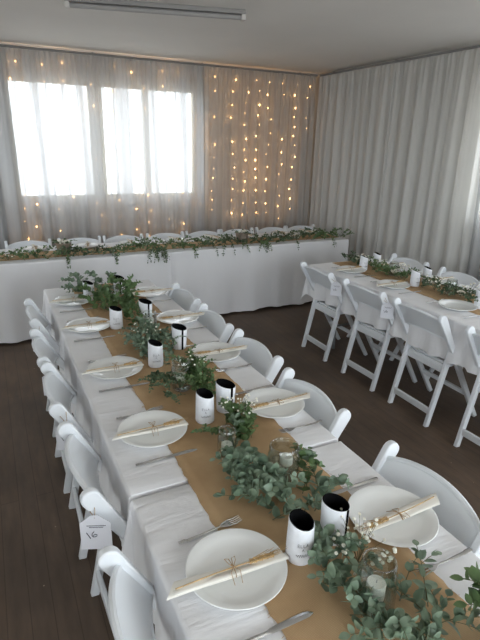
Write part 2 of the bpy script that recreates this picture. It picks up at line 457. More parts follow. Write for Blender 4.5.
for xx in (-.6, .9, 2.15, 3.5):
    b = MB(); b.box(xx-.008, xx+.008, CY-.004, YB, ZT+.010, ZT+.03); b.build('bracket', M['rail'], r, smooth=False)
b = MB(); b.tube([(CX, .3, ZT+.012), (CX, 5.99, ZT+.012)], .012, 8)
r = b.build('curtain_rail', M['rail']); tag(r, 'thin dark curtain rail along the top of the right wall', 'curtain rail')
for yy in (.6, 1.9, 3.3, 4.6, 5.7):
    b = MB(); b.box(CX-.004, XR, yy-.008, yy+.008, ZT+.010, ZT+.03); b.build('bracket', M['rail'], r, smooth=False)

# ------------------------------------------------------------------ fairy lights (behind the sheer)
bulb_mesh = None
rnd = random.Random(77)
cols = [(.05,'at the left end of the back wall'),(.16,'second from the left end of the back wall'),(.40,'left of the window centre bar'),(.60,'over the left window pane'),(.88,'over the window left of its middle'),
        (1.12,'over the middle of the window'),(1.30,'just right of the window middle'),(1.47,'over the right window pane'),(1.70,'near the right part of the window'),(1.90,'over the right edge of the window'),
        (2.17,'where the two back curtains meet'),(2.33,'brightest column right of the window'),(2.59,'third column right of the window'),(2.77,'fourth column right of the window'),
        (2.94,'fifth column right of the window'),(3.11,'sixth column right of the window'),(3.31,'seventh column right of the window'),(3.50,'second column from the room corner'),(3.69,'column nearest the room corner')]
for k, (x, lb) in enumerate(cols):
    right = x > 2.1
    z = 2.54 - rnd.uniform(0, .05); zs = []
    zend = .78 if right else .62
    if k == 18: zend = 1.95
    while z > zend:
        keep = rnd.random() < (.86 if right else (.97 if (z > 2.3 or z < 1.2) else .45))
        if keep: zs.append(z)
        z -= (rnd.uniform(.11, .17) if right else rnd.uniform(.13, .25))
    pts = []; zz = 2.60
    while zz > zend-.02:
        pts.append((x + .012*sin(zz*6+k) , YB-.055, zz)); zz -= .09
    e = empty('fairy_light_string', (x, YB-.055, 2.60), 0, 'warm fairy light strand ' + lb, 'fairy lights', 'fairy light strands behind the back curtains')
    c = MB(); c.tube([(p[0]-x, 0, p[2]-2.60) for p in pts], .0016, 4)
    c.build('cord', M['cord'], e)
    for z in zs:
        if bulb_mesh is None:
            q = MB(); q.ball((0,0,0), .0100, 8, 6, sz=1.3)
            bulb_mesh = q.build('bulb', M['bulb'], e); o = bulb_mesh
        else:
            o = bulb_mesh.copy(); COL.objects.link(o); o.parent = e
        o.scale = (rnd.choice((.55, .75, .9, 1.0, 1.2)),)*3
        o.location = (.012*sin(z*6+k) + rnd.uniform(-.024, .024), -.012 + rnd.uniform(-.006, .006), z-2.60)

# ------------------------------------------------------------------ ceiling light batten
e = empty('ceiling_light', (.945, 3.86, ZC), -.26, 'long slim grey fluorescent light fitting on the ceiling, switched off', 'ceiling light')
b = MB(); b.box(-.62, .62, -.035, .035, -.028, 0); b.build('housing', M['fitting'], e, smooth=False, bevel=.004)
b = MB(); b.tube([(-.59, 0, -.045), (.59, 0, -.045)], .017, 12); b.build('light_tube', M['diffuser'], e)
for s in (-1, 1):
    b = MB(); b.box(s*.605-.015, s*.605+.015, -.03, .03, -.065, -.028); b.build('end_cap', M['trim'], e, smooth=False, bevel=.003)

# ------------------------------------------------------------------ tables
T = .74
def trestle(label, x0, x1, y0, y1, group=None):
    e = empty('trestle_table', ((x0+x1)/2, (y0+y1)/2, 0), 0, label, 'table', group)
    w, l = (x1-x0)/2, (y1-y0)/2
    b = MB(); b.box(-w+.006, w-.006, -l+.006, l-.006, T-.045, T-.006); b.build('tabletop', M['board'], e, smooth=False, bevel=.006)
    lng = 1 if l > w else 0
    for s in (-1, 1):
        b = MB()
        if lng:
            ye = s*(l-.28)
            P = [(-w+.12, ye), (w-.12, ye)]
        else:
            xe = s*(w-.28); P = [(xe, -l+.12), (xe, l-.12)]
        for p in P: b.tube([(p[0], p[1], 0), (p[0], p[1], T-.05)], .014, 8)
        b.tube([(P[0][0], P[0][1], .22), (P[1][0], P[1][1], .22)], .011, 8)
        b.tube([(P[0][0], P[0][1], T-.056), (P[1][0], P[1][1], T-.056)], .011, 8)
        d = -s*.30
        q0 = ((P[0][0]+P[1][0])/2, (P[0][1]+P[1][1])/2)
        q1 = (q0[0], q0[1]+d) if lng else (q0[0]+d, q0[1])
        b.tube([(q0[0], q0[1], .24), (q1[0], q1[1], T-.05)], .009, 8)
        b.build('leg_frame', M['legmetal'], e)
    return e

def tablecloth(label, x0, x1, y0, y1, dx0, dx1, dy0, dy1, name='tablecloth', ztop=T, flare=.30, amp=.018, seed=1, ysq0=1, ysq1=1, boxy=False, wl=.19, group=None, hem_wob=.006, fold_y=(1,1)):
    R = .012; rn = random.Random(seed)
    def axis_pts(a0, a1, d0, d1):
        p = []
        for d in [x for x in (0,.006,.012,.019,.035,.06,.09) ] : pass
        def drop(D):
            q = [.004,.009,.014,.019,.03]; x = .05
            while x < D-.01: q.append(x); x += .028
            return [z for z in q if z < D] + [D]
        if d0 > 0: p += [a0 - q for q in reversed(drop(d0))]
        n = max(2, int((a1-a0)/.05)); p += [a0 + (a1-a0)*i/n for i in range(n+1)]
        if d1 > 0: p += [a1 + q for q in drop(d1)]
        return p
    X = axis_pts(x0, x1, dx0, dx1); Y = axis_pts(y0, y1, dy0, dy1)
    ph = [rn.uniform(0, 6) for _ in range(8)]
    mb = MB()
    for x in X:
        for y in Y:
            du = x-x1 if x > x1 else (x-x0 if x < x0 else 0)
            dv = y-y1 if y > y1 else (y-y0 if y < y0 else 0)
            bx, by = min(max(x, x0), x1), min(max(y, y0), y1)
            if du == 0 and dv == 0:
                z = ztop + .0012*sin(x*9+ph[0])*sin(y*7+ph[1])
                mb.v.append((x, y, z)); continue
            r = max(abs(du), abs(dv)) if boxy else math.hypot(du, dv)
            h = math.hypot(du, dv); ux, uy = du/h, dv/h
            if r < R*PI/2: out = R*sin(r/R); dn = R*(1-cos(r/R))
            else: out = R; dn = R + r - R*PI/2
            s2 = abs(2*ux*uy)
            Lr = max(dx0, dx1, dy0, dy1); q = min(1.5, r/Lr)
            if ux and uy:
                t = 0; fo = flare*s2*q*Lr*(.55 if not boxy else .12)
                dn *= (1 - .06*s2)
            else:
                along = y if du else x
                edge = min(along-(y0 if du else x0), (y1 if du else x1)-along)
                tap = min(1, edge/.12)
                A = amp*q*tap
                fo = A*(sin(along*2*PI/wl + ph[2] + 1.3*sin(along*3.1+ph[3])) + .8 + .5*sin(along*2*PI/(wl*.43)+ph[4])*q)
            if dv > 0: k = ysq1
            elif dv < 0: k = ysq0
            else: k = 1
            ox = ux*(out+fo) ; oy = uy*(out+fo)*(k if k < 1 else 1)
            if k < 1: oy = math.copysign(min(abs(oy), .010), oy)
            z = ztop - dn + hem_wob*q*sin((bx+by)*9+ph[5])
            z = max(z, .012)
            mb.v.append((bx+ox, by+oy, z))
    nv = len(Y)
    mb.f = [(i*nv+j, (i+1)*nv+j, (i+1)*nv+j+1, i*nv+j+1) for i in range(len(X)-1) for j in range(nv-1)]; mb.m = [0]*len(mb.f)
    o = mb.build(name, M['cloth'], autos=False)
    return tag(o, label, 'tablecloth', group)

YJ = 1.272
trestle('far trestle table of the long left table, hidden beneath its cloth', 0, .76, YJ+.012, 3.735, 'tables under the long left cloths')
trestle('near trestle table of the long left table, hidden beneath its cloth', 0, .76, -1.18, YJ-.012, 'tables under the long left cloths')
tablecloth('white cloth on the far half of the long left table', 0, .76, YJ+.012, 3.735, .285, .285, .28, .285, seed=4, ysq0=.2)
tablecloth('white cloth on the near half of the long left table, its corner flaring', 0, .76, -1.18, YJ-.012, .285, .285, .285, .28, seed=9, ysq1=.2, flare=.45)
RX0, RX1 = 2.28, 3.04
trestle('trestle table of the right-hand table, beneath its white cloth', RX0, RX1, 1.28, 3.72)
tablecloth('white cloth hanging over the right-hand table behind three folding chairs', RX0, RX1, 1.28, 3.72, .285, .285, .285, .285, seed=14, amp=.022)
trestle('left trestle table of the head table along the back curtain', -1.18, 1.255, 4.68, 5.36, 'tables under the head table cloths')
trestle('right trestle table of the head table along the back curtain', 1.275, 3.44, 4.68, 5.36, 'tables under the head table cloths')
tablecloth('floor-length grey-white cloth on the left part of the head table', -1.18, 1.255, 4.68, 5.36, .715, .715, .715, .3, seed=23, amp=.017, boxy=True, wl=.42, ysq0=1)
tablecloth('floor-length white cloth on the right part of the head table', 1.278, 3.44, 4.68, 5.36, .715, .715, .715, .3, seed=31, amp=.02, boxy=True, wl=.36)

def runner(label, x0, x1, y0, y1, z, seed=2, ends=None):
    rn = random.Random(seed); mb = MB()
    vert = (y1-y0) > (x1-x0)
    L = (y1-y0) if vert else (x1-x0); W = (x1-x0) if vert else (y1-y0)
    n = int(L/.02); m = 12
    e0 = [rn.uniform(-.003, .003) for _ in range(n+1)]; e1 = [rn.uniform(-.003, .003) for _ in range(n+1)]
    for i in range(n+1):
        for j in range(m+1):
            w = W*j/m + (e0[i] if j == 0 else 0) + (e1[i] if j == m else 0) + .004*sin(i*.11)
            l = L*i/n; zz = z + .0008*sin(l*21+j)
            mb.v.append((x0+w, y0+l, zz) if vert else (x0+l, y0+w, zz))
    mb.f = [(i*(m+1)+j, i*(m+1)+j+1, (i+1)*(m+1)+j+1, (i+1)*(m+1)+j) for i in range(n) for j in range(m)]; mb.m = [0]*len(mb.f)
    o = mb.build('hessian_runner', M['hessian'], solid=.0015, autos=False)
    # frayed threads along both long edges
    fr = MB()
    for k in range(int(L/.012)):
        l = L*rn.random(); s = rn.choice((0, 1)); w = W*s; d = (1 if s else -1)*rn.uniform(.003, .009); q = rn.uniform(-.006, .006)
        a, bb = (w - d*.5, l), (w + d, l+q)
        pa, pb = ((x0+a[0], y0+a[1], z+.001), (x0+bb[0], y0+bb[1], z-.0002)) if vert else ((x0+a[1], y0+a[0], z+.001), (x0+bb[1], y0+bb[0], z-.0002))
        fr.tube([pa, pb], .0006, 3, False)
    fo = fr.build('frayed_edge', M['hessian'], o); fo['kind'] = 'stuff'
    return tag(o, label, 'table runner')
ZR = T+.0035
runner('long brown hessian runner down the middle of the left table', .178, .612, -.9, 3.73, ZR, 5)
runner('brown hessian runner down the middle of the right-hand table', 2.50, 2.88, 1.3, 3.70, ZR, 6)
runner('light brown hessian runner along the head table', -1.1, 3.40, 4.80, 5.10, ZR, 7)
TOP = ZR + .001

# ------------------------------------------------------------------ folding chair
def make_chair():
    e = empty('folding_chair')
    W = .205
    pa, pb = Vector((-.245, .775)), Vector((.215, 0.0))          # (y, z) of a front post: top and foot
    def bar(p0, p1, w0, w1, n=7, tip=True):
        d = (p1-p0).normalized(); nrm = Vector((-d.y, d.x)); poly = []
        for i in range(n+1):
            th = PI/2 + PI*i/n
            poly.append(p0 + d*cos(th)*w0 + nrm*sin(th)*w0)
        q = p1
        if tip:
            mid = p0.lerp(p1, .22)
            wm = w0*.68
            poly.append(mid - nrm*wm); poly.append(q - nrm*w1); poly.append(q + nrm*w1); poly.append(mid + nrm*wm)
        else:
            poly.append(q - nrm*w1); poly.append(q + nrm*w1)
        return [(v.x, v.y) for v in poly]
    def flatfoot(poly):
        return [(y, max(z, .0)) for y, z in poly]
    for s in (-1, 1):
        b = MB(); b.prism(flatfoot(bar(pa, pb, .029, .018)), s*W-.0135, s*W+.0135)
        b.build('front_post', M['plastic'], e, bevel=.005)
    for s in (-1, 1):
        x = s*(W-.029)
        b = MB(); b.prism(flatfoot(bar(Vector((-.088, .540)), Vector((-.205, 0)), .021, .017, tip=False)), x-.0125, x+.0125)
        l = b.build('rear_leg', M['plastic'], e, bevel=.004)
        c = MB(); c.tube([(x-.016, -.092, .515), (x+.016, -.092, .515)], .006, 8); c.build('bolt', M['bolt'], l)
    # backrest: bowed panel with a thicker rim
    d = (pb-pa).normalized()
    def post_y(z): t = (pa.y-z)/(pa.y-pb.y); return pa.x + (pb.x-pa.x)*t
    nx, nz = 17, 7; b = MB(); w = W-.012
    def pt(i, j, off):
        u = -1+2*i/(nx-1); v = j/(nz-1)
        zt = .748 + .034*(1-u*u)**.8; zb = .618 + .022*(1-u*u)
        z = zb + (zt-zb)*v
        y = post_y(z) - .022*(1-u*u) + .004 + off
        return (u*w, y, z)
    for off in (-.005, .006):
        for i in range(nx):
            for j in range(nz): b.v.append(pt(i, j, off))
    N = nx*nz
    for i in range(nx-1):
        for j in range(nz-1):
            a = i*nz+j
            b.f.append((a, a+nz, a+nz+1, a+1)); b.f.append((N+a, N+a+1, N+a+nz+1, N+a+nz))
    for i in range(nx-1):
        a = i*nz; b.f.append((a, N+a, N+a+nz, a+nz)); a = i*nz+nz-1; b.f.append((a, a+nz, N+a+nz, N+a))
    for j in range(nz-1):
        a = j; b.f.append((a, a+1, N+a+1, N+a)); a = (nx-1)*nz+j; b.f.append((a, N+a, N+a+1, a+1))
    b.m = [0]*len(b.f)
    br = b.build('backrest', M['plastic'], e)
    r = MB()
    r.tube([pt(i, nz-1, 0) for i in range(nx)], .0095, 8); r.tube([pt(i, 0, 0) for i in range(nx)], .008, 8)
    r.build('rim', M['plastic'], br)
    # seat
    sw = W-.045
    b = MB(); b.box(-sw, sw, -.115, .235, .405, .43); b.build('seat_frame', M['plastic'], e, bevel=.006)
    b = MB(); b.box(-sw+.012, sw-.012, -.10, .225, .428, .446); b.build('seat', M['pad'], e, bevel=.008)
    # rails
    b = MB(); b.box(-W+.03, W-.03, -.196, -.176, .085, .13)
    b.build('rear_rail', M['plastic'], e, bevel=.005)
    yq = post_y(.20)
    b = MB(); b.box(-W+.01, W-.01, yq-.010, yq+.010, .185, .215); b.build('front_rail', M['plastic'], e, bevel=.004)
    b = MB(); b.box(-W+.03, W-.03, -.118, -.10, .37, .415); b.build('seat_rail', M['plastic'], e, bevel=.004)
    return e
chair = make_chair(); used = [0]
def add_chair(x, y, rz, label, group):
    o = place(chair, used[0], (x, y, 0), rz, label, 'chair', group); used[0] = 1; return o
G1 = 'folding chairs on the left side of the long table'
LX = .105
Ly = [.82, 1.49, 2.05, 2.54, 3.12]
names = ['white folding chair nearest the camera on the left side of the long table', 'white folding chair with the large front paper tag, second along the left side',
         'middle white folding chair on the left side of the long table', 'fourth white folding chair from the camera on the left side', 'farthest white folding chair on the left side of the long table']
for y, n in zip(Ly, names): add_chair(LX + .012*sin(y*9), y, -PI/2 + .03*sin(y*5), n, G1)
G2 = 'folding chairs on the right side of the long table'
names = ['white folding chair nearest the camera on the right side of the long table', 'second white folding chair from the camera on the right side of the long table',
         'middle white folding chair on the right side of the long table', 'fourth white folding chair from the camera on the right side of the long table', 'farthest white folding chair on the right side of the long table']
for y, n in zip([.905, 1.56, 2.10, 2.62, 3.14], names): add_chair(.612 + .01*sin(y*7), y, PI/2 + .03*sin(y*4), n, G2)
G3 = 'folding chairs on the near side of the right-hand table'
names = ['white folding chair at the far end of the right-hand table, back towards the camera', 'second white folding chair from the far end of the right-hand table, beside the bare floor',
         'third white folding chair from the far end of the right-hand table', 'white folding chair cut off by the right edge of the photo']
for y, n in zip([3.40, 2.80, 2.24, 1.64], names): add_chair(2.365, y, -PI/2 + .02*sin(y*5), n, G3)
G4 = 'folding chairs on the far side of the right-hand table'
for y, n in zip([3.40, 2.80], ['white folding chair on the curtain side of the right-hand table, at its far end', 'white folding chair on the curtain side of the right-hand table, at the photo edge']):
    add_chair(2.915, y, PI/2, n, G4)
G5 = 'folding chairs behind the head table'
nth = ['first', 'second', 'third', 'fourth', 'fifth', 'sixth', 'seventh', 'eighth']
for k, x in enumerate([.018, .52, .98, 1.46, 1.92, 2.36, 2.84, 3.26]):
    add_chair(x, 5.205, PI, 'white folding chair behind the head table, %s from the left' % nth[k], G5)

# ------------------------------------------------------------------ hire tags tied to chair posts
def paper_tag(p, apex, rz, s, label, tilt=0, writing=True):
    """p: point on the post where the string is looped; apex: tag hole"""
    e = empty('paper_tag', apex, rz, label, 'tag', 'paper tags tied to the folding chairs')
    w, h = .055*s, .150*s
    poly = [(-.012*s, .012*s), (.012*s, .012*s), (w, -.022*s), (w, -h+.012*s), (-w, -h+.012*s), (-w, -.022*s)]
    b = MB(); n = len(poly)
    b.add([(x, 0, z) for x, z in poly] + [(x, .0012, z) for x, z in poly],
          [tuple(range(n)), tuple(range(2*n-1, n-1, -1))] + [(i, i+n, (i+1) % n+n, (i+1) % n) for i in range(n)])
    pl = b.build('card', M['paper'], e, smooth=False)
    ink = MB(); y = -.0012
    for (zz, x0, x1) in ((-.034, -.030, .034), (-.041, -.022, .028)):      # two tiny printed lines
        xx = x0
        while xx < x1:
            ink.box((xx)*s, (xx+.0028)*s, y, 0, zz*s, (zz+.0022)*s); xx += .0042
    ink.tube([(-.033*s, y, -.062*s), (-.020*s, y, -.088*s)], .0013*s, 5)
    ink.tube([(x*s, y, z*s) for x, z in [(-.006,-.058),(-.013,-.066),(-.015,-.076),(-.008,-.082),(.002,-.079),(.004,-.073),(-.003,-.070),(-.011,-.075)]], .0013*s, 5)
    ink.build('writing', M['ink'], pl)
    st = MB(); M3 = Matrix.Rotation(-rz, 3, 'Z')
    q = M3 @ (Vector(p)-Vector(apex))
    side = Vector((.016, .01, -.012))
    st.tube([(0,0,0), q*.5 + Vector((-.004,0,-.004)), q + Vector((-.02,0,0))], .0012, 5)
    st.tube([(0,0,0), q*.5 + Vector((.012,0,-.004)), q + Vector((.02,0,.0))], .0012, 5)
    st.build('string', M['twine'], e)
    return e
rzt = math.radians(-22)
tl = ['large white paper tag with handwritten 16, hanging from the chair nearest the cloth corner', 'white handwritten paper tag on the middle chair of the left side',
      'white paper tag on the fourth chair of the left side', 'white paper tag on the farthest chair of the left side']
for k, y in enumerate(Ly[1:]):
    py = y-.205
    paper_tag((-.135, py, .765), (-.122, py-.038, .725), rzt, .82, tl[k])
for y, n in ((3.40, 'pale paper tag hanging on the end chair of the right-hand table'), (2.80, 'pale paper tag hanging on the second chair of the right-hand table')):
    py = y-.205
    paper_tag((2.125, py, .765), (2.145, py-.050, .725), math.radians(-45), .78, n)

# ------------------------------------------------------------------ plates, napkins, cutlery
def make_plate():
    e = empty('dinner_plate')
    prof = [(0,.003),(.075,.003),(.078,.0),(.083,.0),(.086,.004),(.106,.009),(.1265,.0185),(.1275,.0205),(.1255,.0212),(.104,.0125),(.088,.0085),(.080,.0065),(0,.0065)]
    b = MB(); b.lathe([(max(r, 1e-5), z) for r, z in prof], 56)
    o = b.build('plate_body', M['china'], e, autos=False)
    return e
def plate_mesh():
    prof = [(1e-5,.003),(.073,.003),(.076,.0),(.082,.0),(.085,.004),(.106,.009),(.1265,.0185),(.1275,.0205),(.1255,.0212),(.104,.0125),(.088,.0085),(.078,.0065),(1e-5,.0065)]
    b = MB(); b.lathe(prof, 56); return b.build('dinner_plate', M['china'], autos=False)
plate = plate_mesh()
def make_napkin(seed=1, hi=True):
    """origin on the table under the plate centre; stem end towards -x, wheat ear towards +x"""
    rn = random.Random(seed)
    e = empty('rolled_napkin')
    b = MB(); nx, ns = 22, 12
    z0 = .0185
    for i in range(nx+1):
        t = i/nx; x = -.165 + .300*t
        w = .022 - .006*t; h = .0065 - .002*t
        sk = .012*(1 - t) if t < .08 else 0
        zc = z0 + h*.5 + .0012*sin(t*9)
        for k in range(ns):
            th = 2*PI*k/ns
            cy = cos(th); cz = sin(th)
            xx = x + (.016*cy if i in (0,) else 0) + (-.006*cy if i == nx else 0)
            b.v.append((xx, w*math.copysign(abs(cy)**.8, cy), zc + h*.5*math.copysign(abs(cz)**.7, cz)))
    b.f = [(i*ns+k, (i+1)*ns+k, (i+1)*ns+(k+1) % ns, i*ns+(k+1) % ns) for i in range(nx) for k in range(ns)]
    b.f += [tuple(range(ns)), tuple(nx*ns+k for k in range(ns-1, -1, -1))]; b.m = [0]*len(b.f)
    b.build('napkin', M['napkin'], e)
    f = MB()   # top flap of the folded cloth
    f.grid(20, 3, lambda i, j: (-.160+.30*i/19, -.020 + .010*j + .0003*i, z0+.0082 - .002*i/19 - .001*j))
    f.build('flap', M['napkin'], e, solid=.001)
    def top(x): t = (x+.172)/.315; return z0 + .0085 - .002*t
    w = MB(); w.tube([(-.155, -.006, top(-.155)+.002), (-.05, .002, top(-.05)+.0035), (.045, .004, top(.045)+.004)], .0016, 6)
    st = w.build('wheat_stalk', M['straw'], e)
    g = MB()
    for i in range(26):
        x = .040 + .0026*i; s = 1 if i % 2 else -1
        g.ball((x, .004 + s*.0042, top(x)+.0055 + .001*((i % 3)-1)), .0036, 6, 5)
        if i % 2 == 0 or hi:
            a = rn.uniform(-.012, .016)
            g.tube([(x, .004+s*.004, top(x)+.007), (x+.045, .004+s*.007+a*.5, top(x)+.012+rn.uniform(-.003, .004))], .00045, 3, False)
    g.build('wheat_ear', M['straw'], st)
    t = MB(); x = -.005; c = top(x)
    t.tube([(x-.001, -.0215, z0+.004), (x, -.016, c+.001), (x, 0, c+.005), (x, .016, c+.001), (x+.001, .0215, z0+.004), (x, .014, z0-.0005), (x,-.014,z0-.0005), (x-.001,-.0215,z0+.004)], .0011, 5)
    for s in (-1, 1):
        t.tube([(x, .002, c+.006), (x+s*.010, .012+.004*s, c+.012), (x+s*.014, .030, c+.009), (x+s*.004, .028, c+.008), (x, .003, c+.006)], .0010, 5)
        t.tube([(x, .002, c+.006), (x+s*.012, -.012, c+.006), (x+s*.010, -.034, z0-.006)], .0010, 5)
    t.build('twine_bow', M['twine'], e)
    return e
napkin = make_napkin()
def make_fork():
    """tines towards +x, origin at middle, on z=0"""
    e = MB()
    def prof(x):   # half width, height
        t = (x+.095)/.19
        if t < .42: w = .0062 - .0022*t/.42
        elif t < .66: w = .0030 + .001*(t-.42)
        elif t < .78: w = .0032 + .0098*((t-.66)/.12)**.8
        else: w = .0125
        z = .0035 + .010*max(0, (t-.45))*max(0, 1-t)*4 + (.003 if t < .1 else 0)
        return w, z
    N = 26
    xs = [-.095 + (.19*.82)*i/N for i in range(N+1)]
    for x in xs:
        w, z = prof(x)
        e.v += [(x, -w, z), (x, -w*.5, z+.0016), (x, w*.5, z+.0016), (x, w, z), (x, 0, z-.0014)]
    e.f = [(i*5+k, (i+1)*5+k, (i+1)*5+(k+1) % 5, i*5+(k+1) % 5) for i in range(N) for k in range(5)] + [(4,3,2,1,0), tuple(N*5+k for k in range(5))]
    e.m = [0]*len(e.f)
    x1 = xs[-1]; z1 = prof(x1)[1]
    for k in range(4):
        y = -.0105 + .007*k
        e.tube([(x1-.004, y, z1+.0003), (x1+.018, y*1.02, z1-.001), (x1+.036, y*.97, z1+.003)], [.0019, .0016, .0009], 6)
    return e.build('fork', M['steel'])
def make_knife():
    e = MB(); N = 30
    for i in range(N+1):
        t = i/N; x = -.110 + .22*t
        if t < .46: w0 = w1 = .0052+.0018*(1-t/.46); h = .0052
        elif t < .50: w0 = w1 = .0045; h = .0045
        else:
            q = (t-.5)/.5; w0 = .0075 + .003*sin(q*PI*.8); w1 = .0068
            if q > .78: k = (1-((q-.78)/.22)**2)**.5 if q < 1 else .03; w0 *= k; w1 = w1*max(k, .35)
            h = .0024
        e.v += [(x, -w1, .0012+h*.4), (x, -w1*.4, .0012+h), (x, w0*.4, .0012+h), (x, w0, .0012+h*.4), (x, 0, .0006)]
    e.f = [(i*5+k, (i+1)*5+k, (i+1)*5+(k+1) % 5, i*5+(k+1) % 5) for i in range(N) for k in range(5)] + [(4,3,2,1,0), tuple(N*5+k for k in range(5))]
    e.m = [0]*len(e.f)
    return e.build('dinner_knife', M['steel'])
fork = make_fork(); knife = make_knife()
U = dict(p=0, n=0, f=0, k=0)
def setting(x, y, side, where, nap=(0, 0, 0), fork_at=None, knife_at=None, cutlery=True, z=TOP, g='on the long table', napk=True, nsc=1):
    """side: +1 = diner on the -x side looking to +x; -1 the opposite; 0 = head table, diner looking to -y"""
    rz = {1: 0, -1: PI, 0: -PI/2}[side]
    zc = T + .0015 if side else TOP
    place(plate, U['p'], (x, y, TOP+.0005), 0, 'white dinner plate ' + where, 'plate', 'dinner plates ' + g); U['p'] = 1
    if napk:
        place(napkin, U['n'], (x+nap[0], y+nap[1], TOP+.001), rz+nap[2], 'rolled napkin tied with wheat ' + where, 'napkin', 'wheat napkins ' + g).scale = (nsc, 1, 1); U['n'] = 1
    if cutlery:
        fx, fy, fr = fork_at; kx, ky, kr = knife_at
        place(fork, U['f'], (fx, fy, T+.002), rz+fr, 'steel fork beside the plate ' + where, 'fork', 'forks ' + g); U['f'] = 1
        place(knife, U['k'], (kx, ky, T+.002), rz+kr, 'steel dinner knife beside the plate ' + where, 'knife', 'knives ' + g); U['k'] = 1
Lw = ['nearest the camera on the left side', 'second from the camera on the left side', 'at the middle of the left side', 'fourth from the camera on the left side', 'farthest on the left side']
Rw = ['nearest the camera on the right side', 'second from the camera on the right side', 'at the middle of the long table\'s right side', 'fourth from the camera on the right side', 'farthest on the right side']
Lp = [(.160,.884), (.156,1.588), (.150,2.168), (.142,2.80), (.138,3.33)]
Rp = [(.648,.864), (.662,1.576), (.655,2.158), (.655,2.735), (.655,3.33)]
for k, (x, y) in enumerate(Lp):
    setting(x, y, 1, Lw[k], nsc=(1 if k == 0 else .88), nap=(-.009 if k == 0 else .004, -.014, -.06 + .02*sin(k*3)), fork_at=(x-.006, y+.155, .08 - .04*k/4), knife_at=(x+.0, y-.178+.01*(k == 1), .02*sin(k*2)))
for k, (x, y) in enumerate(Rp):
    setting(x, y, -1, Rw[k], nap=(.004, -.014, .03*sin(k*2+1)), fork_at=(x+.02, y-.180, .02*sin(k)), knife_at=(x-.02, y+.165, .05*sin(k*2)))
G = 'on the right-hand table'
for k, (y, w) in enumerate([(3.36, 'at the far end of the right-hand table, chair side'), (2.84, 'in the middle of the right-hand table, chair side'), (2.25, 'at the right photo edge on the right-hand table')]):
    setting(2.455 + (.03 if k == 2 else 0), y, 1, w, fork_at=(2.46, y+.165, .03), knife_at=(2.46, y-.18, -.04), g=G, napk=(k != 2))
for k, (y, w) in enumerate([(3.36, 'at the far end of the right-hand table, curtain side'), (2.80, 'in the middle of the right-hand table, curtain side')]):
    setting(2.90, y, -1, w, fork_at=(2.92, y-.17, 0), knife_at=(2.9, y+.17, 0), g=G)
for k, x in enumerate([.06, .56, 1.0, 1.5, 1.95, 2.38, 2.84, 3.2]):
    place(plate, 1, (x, 5.205, T+.0025), 0, 'white dinner plate on the head table, %s from the left' % nth[k], 'plate', 'dinner plates on the head table')
    place(napkin, 1, (x, 5.205, T+.0025), -PI/2 + .2*sin(k*5), 'rolled napkin on the head table plate, %s from the left' % nth[k], 'napkin', 'wheat napkins on the head table')

